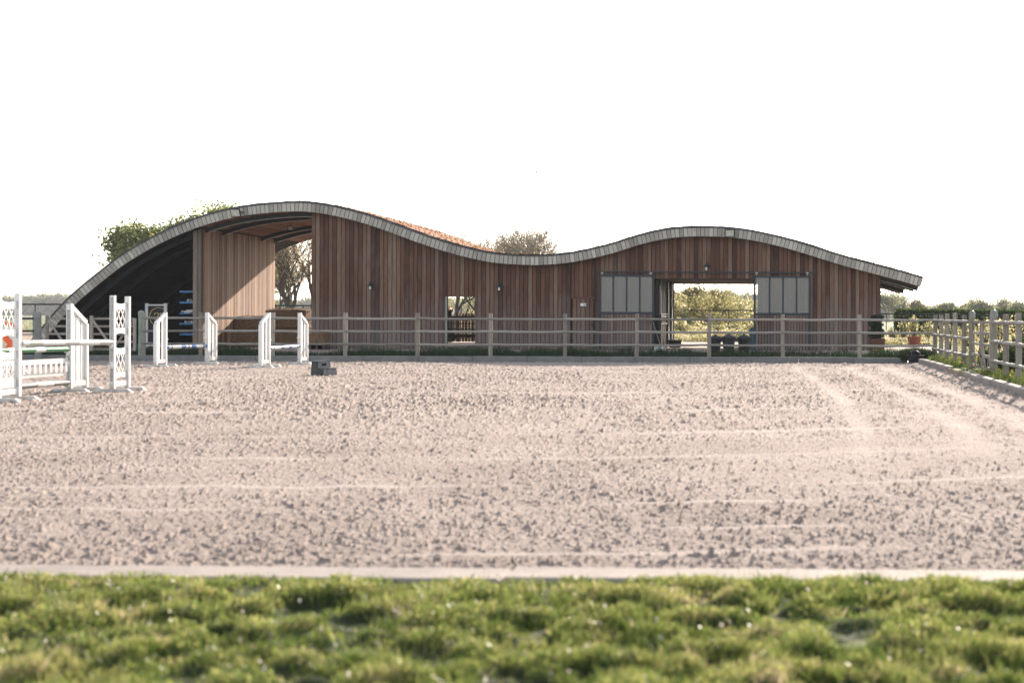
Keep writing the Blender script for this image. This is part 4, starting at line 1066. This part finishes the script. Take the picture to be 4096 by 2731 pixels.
make_tree('bare_tree', 2770, 100, 3.6, 'small bare branched tree above the shrubs in the doorway view', 61, L_thin, bark=m_barkl, nleaf=4, lsize=(.05,.1), spread=.8, group=gt, trunk_r=.1)
make_tree('bare_tree', 2860, 106, 3.7, 'slender bare tree in the middle of the doorway view', 67, L_thin, bark=m_barkl, nleaf=4, lsize=(.05,.1), spread=.7, group=gt, trunk_r=.1)
# low garden plants with pale flowers: ground cover
def cover(name, x0, x1, d0, d1, n, hmin, hmax, mat, seed, flowers=0):
    q = rng(seed); X = q.uniform(x0,x1,n); Y = q.uniform(d0,d1,n)
    H = (hmin+(hmax-hmin)*vnoise(X/.9, Y/1.5, seed))*q.rand(n)**.7
    V, Fq, rr = leafquads(np.stack([X,Y,GZ+H],-1), .035, .10, seed, up=True); o = npmesh(name, V, Fq, mat, rr); tag(o, kind='stuff')
    if flowers:
        X = q.uniform(x0,x1,flowers); Y = q.uniform(d0,d1,flowers); H = (hmin+(hmax-hmin)*vnoise(X/.9, Y/1.5, seed))
        V, Fq, rr = leafquads(np.stack([X,Y,GZ+H*q.uniform(.8,1.05,flowers)],-1), .04, .07, seed+1); o = npmesh('blossom', V, Fq, m_flower, rr); tag(o, kind='stuff')
cover('garden_plants', PX(2600,76), PX(3100,76), 75, 90, 26000, .05, .75, L_yel, 31, 1500)
cover('garden_plants', PX(3540,70), 7.4, 67, 80, 16000, .03, .35, L_yel, 33, 900)
cover('garden_plants', 7.4, PX(4150,70)+4, 44, 80, 34000, .04, .50, L_yel, 35, 2400)
# hedge on the right
def hedge():
    D = 84; x0, x1 = PX(3588,D), PX(4400,D); t = thing('hedge', ((x0+x1)/2, D, .1), 'long clipped green hedge on the right beyond the garden', 'hedge')
    q = rng(70); n = 26000; u = q.rand(n); X = x0+(x1-x0)*q.rand(n); side = q.rand(n)
    zt_ = 1.86+.12*vnoise(X*.6, X*0, 3)-.012*(X-x0)
    Y = np.where(side < .65, D+q.normal(size=n)*.05, D+q.rand(n)*1.3); Z = np.where(side < .65, .15+(zt_-.15)*q.rand(n), zt_+q.normal(size=n)*.05)
    e = q.rand(n) < .06; X = np.where(e, x0+q.normal(size=n)*.04, X); Y = np.where(e, D+q.rand(n)*1.3, Y); Z = np.where(e, .15+(zt_-.15)*q.rand(n), Z)
    V, Fq, rr = leafquads(np.stack([X,Y,Z],-1), .05, .11, 71); npmesh('foliage', V, Fq, L_hedge, rr, t)
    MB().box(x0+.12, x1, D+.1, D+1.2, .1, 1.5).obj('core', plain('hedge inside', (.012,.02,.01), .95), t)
hedge()
for i, (px, D, W_, H, lab) in enumerate(((3575,74,.8,1.0,'small yellow leaved shrub left of the terracotta pot'),(3612,73,.6,1.35,'slim yellow leaved shrub beside the hedge end'),(3655,75,.7,1.6,'tallest slim yellow leaved shrub behind the terracotta pot'),(3712,73,1.2,1.4,'yellow leaved shrub just left of the fence corner'),(3800,60,1.2,1.35,'yellow leaved shrub behind the short sunlit fence run'),(3870,58,1.2,1.3,'yellow leaved shrub behind the far gate post'),(3935,52,1.3,1.55,'yellow leaved shrub behind the double gate'),(4010,50,1.4,1.5,'pale leaved shrub behind the near gate post'),(4090,48,1.5,1.7,'tall pale shrub at the right edge behind the fence'))):
    bush(px, D, W_, H, lab, 180+i, L_yel, 520, (.04,.09), shell=.15)
for i, (px, D, W_, H, lab) in enumerate(((3985,36.5,.9,.75,'dark green bush low behind the near gate post'),(4050,36,1.1,.95,'dark green bush low between the last two fence posts'),(4110,37,1.0,1.2,'dark green bush at the right edge behind the fence'))):
    bush(px, D, W_, H, lab, 200+i, L_hedge, 1500, (.03,.07), group='dark bushes behind the right fence')
# background trees on the right
make_tree('pollard_tree', 3690, 240, 4.9, 'pollarded tree with a thick forked trunk above the hedge', 81, L_thin, bark=m_barkl, nleaf=1, lsize=(.06,.12), spread=.8, trunk_r=.8, kids=(5,6), first=.2, up=.35, group='distant trees on the right')
for i, (px, D, H, lab) in enumerate(((3550,330,7.0,'hazy light tree beside the stable wall on the right'),(3600,340,6.0,'hazy slender tree left of the pollarded tree'),(3795,320,4.6,'hazy low tree right of the pollarded tree'),(3870,300,4.4,'dark rounded far tree above the gate'),(3930,290,4.2,'pale far tree right of the gate top'),(4010,310,4.6,'bare looking far tree above the near gate post'),(4085,290,4.0,'far tree at the right edge of the photo'))):
    make_tree('far_tree', px, D, H, lab, 90+i, L_far, bark=m_barkl, nleaf=8, lsize=(.2,.4), spreadl=.9, spread=.8, kids=(3,4), levels=4, trunk_r=.3, group='distant trees on the right', first=.1)
def far_wood(name, px0, px1, D, ytop, seed, n=9000, mat=L_far, ls=(1.1,2.4)):
    q = random.Random(seed); bl = []; px = px0
    while px < px1:
        h = max(PZ(px, ytop+q.uniform(-8,12), D), 3); x = PX(px,D); w_ = q.uniform(5,9)*D/900
        bl.append((x, D+q.uniform(-8,8), h*.62, w_, w_, h*.40)); bl.append((x, D+q.uniform(-6,6), h*.3, w_, w_, h*.32)); px += q.uniform(10,26)
    V, Fq, rr = leafquads(cloud(bl, n, seed, .55), *ls, seed); tag(npmesh(name, V, Fq, mat, rr), kind='stuff')
far_wood('far_wood', -700, 420, 950, 1187, 1, 30000)
far_wood('far_wood', 900, 2100, 850, 1200, 2, 22000)
far_wood('far_wood', 2600, 3200, 700, 1178, 3, 16000)
far_wood('far_wood', 3300, 4600, 800, 1232, 4, 20000)
cover('field_weeds', -75, -26, 118, 150, 16000, .1, .9, L_yel, 41)

# ------------------------------------------------------------------ grass
def blades(name, X, Y, Z, H, W_, mat, seed, lean=.5, kind='stuff', rbias=None):
    q = rng(seed); n = len(X); a = q.rand(n)*2*np.pi; ux, uy = np.cos(a)*W_/2, np.sin(a)*W_/2
    b = q.rand(n)*2*np.pi; l = H*lean*q.rand(n); lx, ly = np.cos(b)*l, np.sin(b)*l
    V = np.stack([np.stack([X-ux,Y-uy,Z],-1), np.stack([X+ux,Y+uy,Z],-1), np.stack([X+ux*.8+lx*.35,Y+uy*.8+ly*.35,Z+H*.55],-1), np.stack([X-ux*.8+lx*.35,Y-uy*.8+ly*.35,Z+H*.55],-1),
                  np.stack([X+lx+ux*.15,Y+ly+uy*.15,Z+H],-1), np.stack([X+lx-ux*.15,Y+ly-uy*.15,Z+H],-1)], 1).reshape(-1,3)
    i = np.arange(n)*6; Fq = np.concatenate([np.stack([i,i+1,i+2,i+3],-1), np.stack([i+3,i+2,i+4,i+5],-1)]); r = q.rand(n) if rbias is None else np.clip(rbias+q.normal(size=n)*.16, 0, 1)
    return tag(npmesh(name, V, Fq, mat, np.r_[r, r]), kind=kind)
def front_lawn():
    q = rng(50); nx, ny = 300, 160
    X, Y = np.meshgrid(np.linspace(-6,3.4,nx), np.linspace(4.6,7.45,ny))
    def hz(X, Y): return .174 + (.085*vnoise(X/.17, Y/.16, 51) + .035*vnoise(X/.06, Y/.06, 52) - .035)*np.clip((7.5-Y)/.5, .12, 1)
    V = np.stack([X, Y, hz(X,Y)], -1).reshape(-1,3); i = np.arange((nx-1)*(ny-1)); r = i//(nx-1); c = i % (nx-1); a = r*nx+c
    tag(npmesh('lawn_soil', V, np.stack([a,a+1,a+nx+1,a+nx],-1), m_clod, smooth=True), kind='structure')
    n = 230000; X = q.uniform(-5.2,2.6,n); Y = q.uniform(4.9,7.42,n)
    d = vnoise(X/.17, Y/.16, 51); d2 = vnoise(X/.6+9, Y/.4, 53)
    keep = q.rand(n) < np.clip((d-.16)*2.4, .14, 1); X, Y, d, d2 = X[keep], Y[keep], d[keep], d2[keep]; n = len(X)
    H = (.016+.034*d*d2*1.6)*q.uniform(.4,1.4,n); H *= 1+1.1*(q.rand(n) < .02)
    dry = vnoise(X/.35+30, Y/.2, 54)
    rb = .40+.35*(d-.5)+.5*(vnoise(X/.13+5, Y/.10, 57)-.5)+.4*np.clip((dry-.6)*3, 0, 1)+.3*(q.rand(n) < .06)
    blades('lawn', X, Y, hz(X,Y)-.005, H, q.uniform(.003,.007,n), G1, 55, .9, rbias=rb)
    # clover leaves
    n = 90000; X = q.uniform(-5.2,2.6,n); Y = q.uniform(4.9,7.4,n); d = vnoise(X/.17, Y/.16, 51); k = (q.rand(n) < np.clip((d-.35)*2, 0, 1)) ; X, Y, d = X[k], Y[k], d[k]
    V, Fq, rr = leafquads(np.stack([X, Y, hz(X,Y)+.012+.04*d*q.rand(len(X))],-1), .007, .017, 56, up=True)
    tag(npmesh('clover', V, Fq, G1, np.clip(rr*.7+.1+.3*(d-.5), 0, 1)), kind='stuff')
    n = 190; X = q.uniform(-5.2,2.6,n); Y = q.uniform(5,7.42,n)
    V, Fq, rr = leafquads(np.stack([X, Y, hz(X,Y)+.045],-1), .008, .017, 57, up=True); tag(npmesh('dry_leaves', V, Fq, m_flower, rr*.6), kind='stuff')
def lawn_tufts():
    q = rng(91); n = 300; tx = q.uniform(-5.0,2.4,n); ty = q.uniform(4.9,7.4,n); k = 70
    X = np.repeat(tx,k)+q.normal(size=n*k)*.035; Y = np.repeat(ty,k)+q.normal(size=n*k)*.03
    H = np.repeat(q.uniform(.02,.075,n),k)*q.uniform(.5,1.1,n*k)
    blades('grass_tufts', X, Y, np.full(n*k,.17), H+.02, q.uniform(.005,.011,n*k), G1, 92, 1.1, rbias=np.repeat(q.uniform(.2,.8,n),k))
lawn_tufts()
front_lawn()
def strip_grass():
    q = rng(58); n = 60000; X = q.uniform(PX(-200,48), PX(3800,48), n); Y = q.uniform(47.35, 49.9, n)
    d = vnoise(X/.5, Y/.6, 59); d2 = vnoise(X/1.7+4, Y/2, 60); k = q.rand(n) < np.clip(d2*1.6-.2, .15, 1); X, Y, d, d2 = X[k], Y[k], d[k], d2[k]; n = len(X)
    H = (.10+.34*d*d2*1.3)*q.uniform(.6,1.15,n)
    blades('tall_grass', X, Y, np.full(n, GZ), H, q.uniform(.006,.014,n), G2, 61, .45, rbias=.25+.5*(d2-.4))
    n = 260; X = q.uniform(PX(600,48), PX(3600,48), n); V, Fq, rr = leafquads(np.stack([X, q.uniform(47.3,48.5,n), GZ+q.uniform(.15,.42,n)],-1), .012, .022, 62)
    tag(npmesh('seed_heads', V, Fq, m_flower, rr), kind='stuff')
    # right verge
    n = 60000; X = q.uniform(4.92, 9.5, n); Y = q.uniform(20, 49, n); d = vnoise(X/.5, Y/.6, 63)
    H = (.05+.16*d)*q.uniform(.5,1.2,n); path_ = (Y > 34.6) & (Y < 38.2); H = np.where(path_, H*.35, H)
    blades('verge_grass', X, Y, np.full(n, GZ-.01), H, q.uniform(.008,.016,n), G3, 64, .6, rbias=.35+.4*(d-.3))
    n = 240; X = q.uniform(4.95,7,n); Y = q.uniform(24,47,n); V, Fq, rr = leafquads(np.stack([X, Y, GZ+.12+0*X],-1), .02, .04, 65)
    tag(npmesh('yellow_flowers', V, Fq, leafmat('yellow petals', [(0,(.6,.3,.03)),(1,(.75,.5,.08))], .4), rr), kind='stuff')
    # weeds in the far corner
    n = 5000; X = q.uniform(4.2,5.3,n); Y = q.uniform(46.6,47.6,n); blades('corner_weeds', X, Y, np.full(n,.1), q.uniform(.1,.5,n)*(1-.5*np.abs(X-4.7)), q.uniform(.01,.02,n), G2, 66, .5)
strip_grass()

# ------------------------------------------------------------------ birds
def bird(px, py, D, s, label, a):
    p = P(px, py, D); m = MB(); f = Vector((math.cos(a), 0, math.sin(a))); u = Vector((-math.sin(a), 0, math.cos(a)))
    m.tube([p-f*.1*s, p-f*.05*s, p+f*.06*s, p+f*.11*s], [.01*s,.03*s,.028*s,.008*s], 8)
    for sg in (-1, 1): m.add([p-f*.04*s, p+f*.04*s, p+f*.0*s+Vector((0,sg*.22*s,0))+u*.10*s, p-f*.05*s+Vector((0,sg*.2*s,0))+u*.09*s, p-f*.0+Vector((0,sg*.1*s,0))+u*.075*s], [(0,1,4),(1,2,4),(2,3,4),(3,0,4)])
    tag(m.obj('bird', m_black), label, 'bird', 'birds in the sky')
bird(2147, 687, 60, .75, 'tiny dark bird in the sky, the higher of the two', .9)
bird(2081, 803, 75, .65, 'tiny dark bird in the sky, the lower of the two', .12)

# ------------------------------------------------------------------ haze
hm, ht, hp = M0('haze air'); ht.nodes.remove(hp)
vol = ht.nodes.new('ShaderNodeVolumePrincipled'); vol.inputs['Color'].default_value = (.93,.95,1,1); vol.inputs['Density'].default_value = .0002
vol.inputs['Anisotropy'].default_value = .0
ht.links.new(vol.outputs[0], ht.nodes['Material Output'].inputs['Volume'])
tag(MB().box(-1450, 1000, -45, 1300, -1.2, 22).obj('haze', hm), kind='stuff')
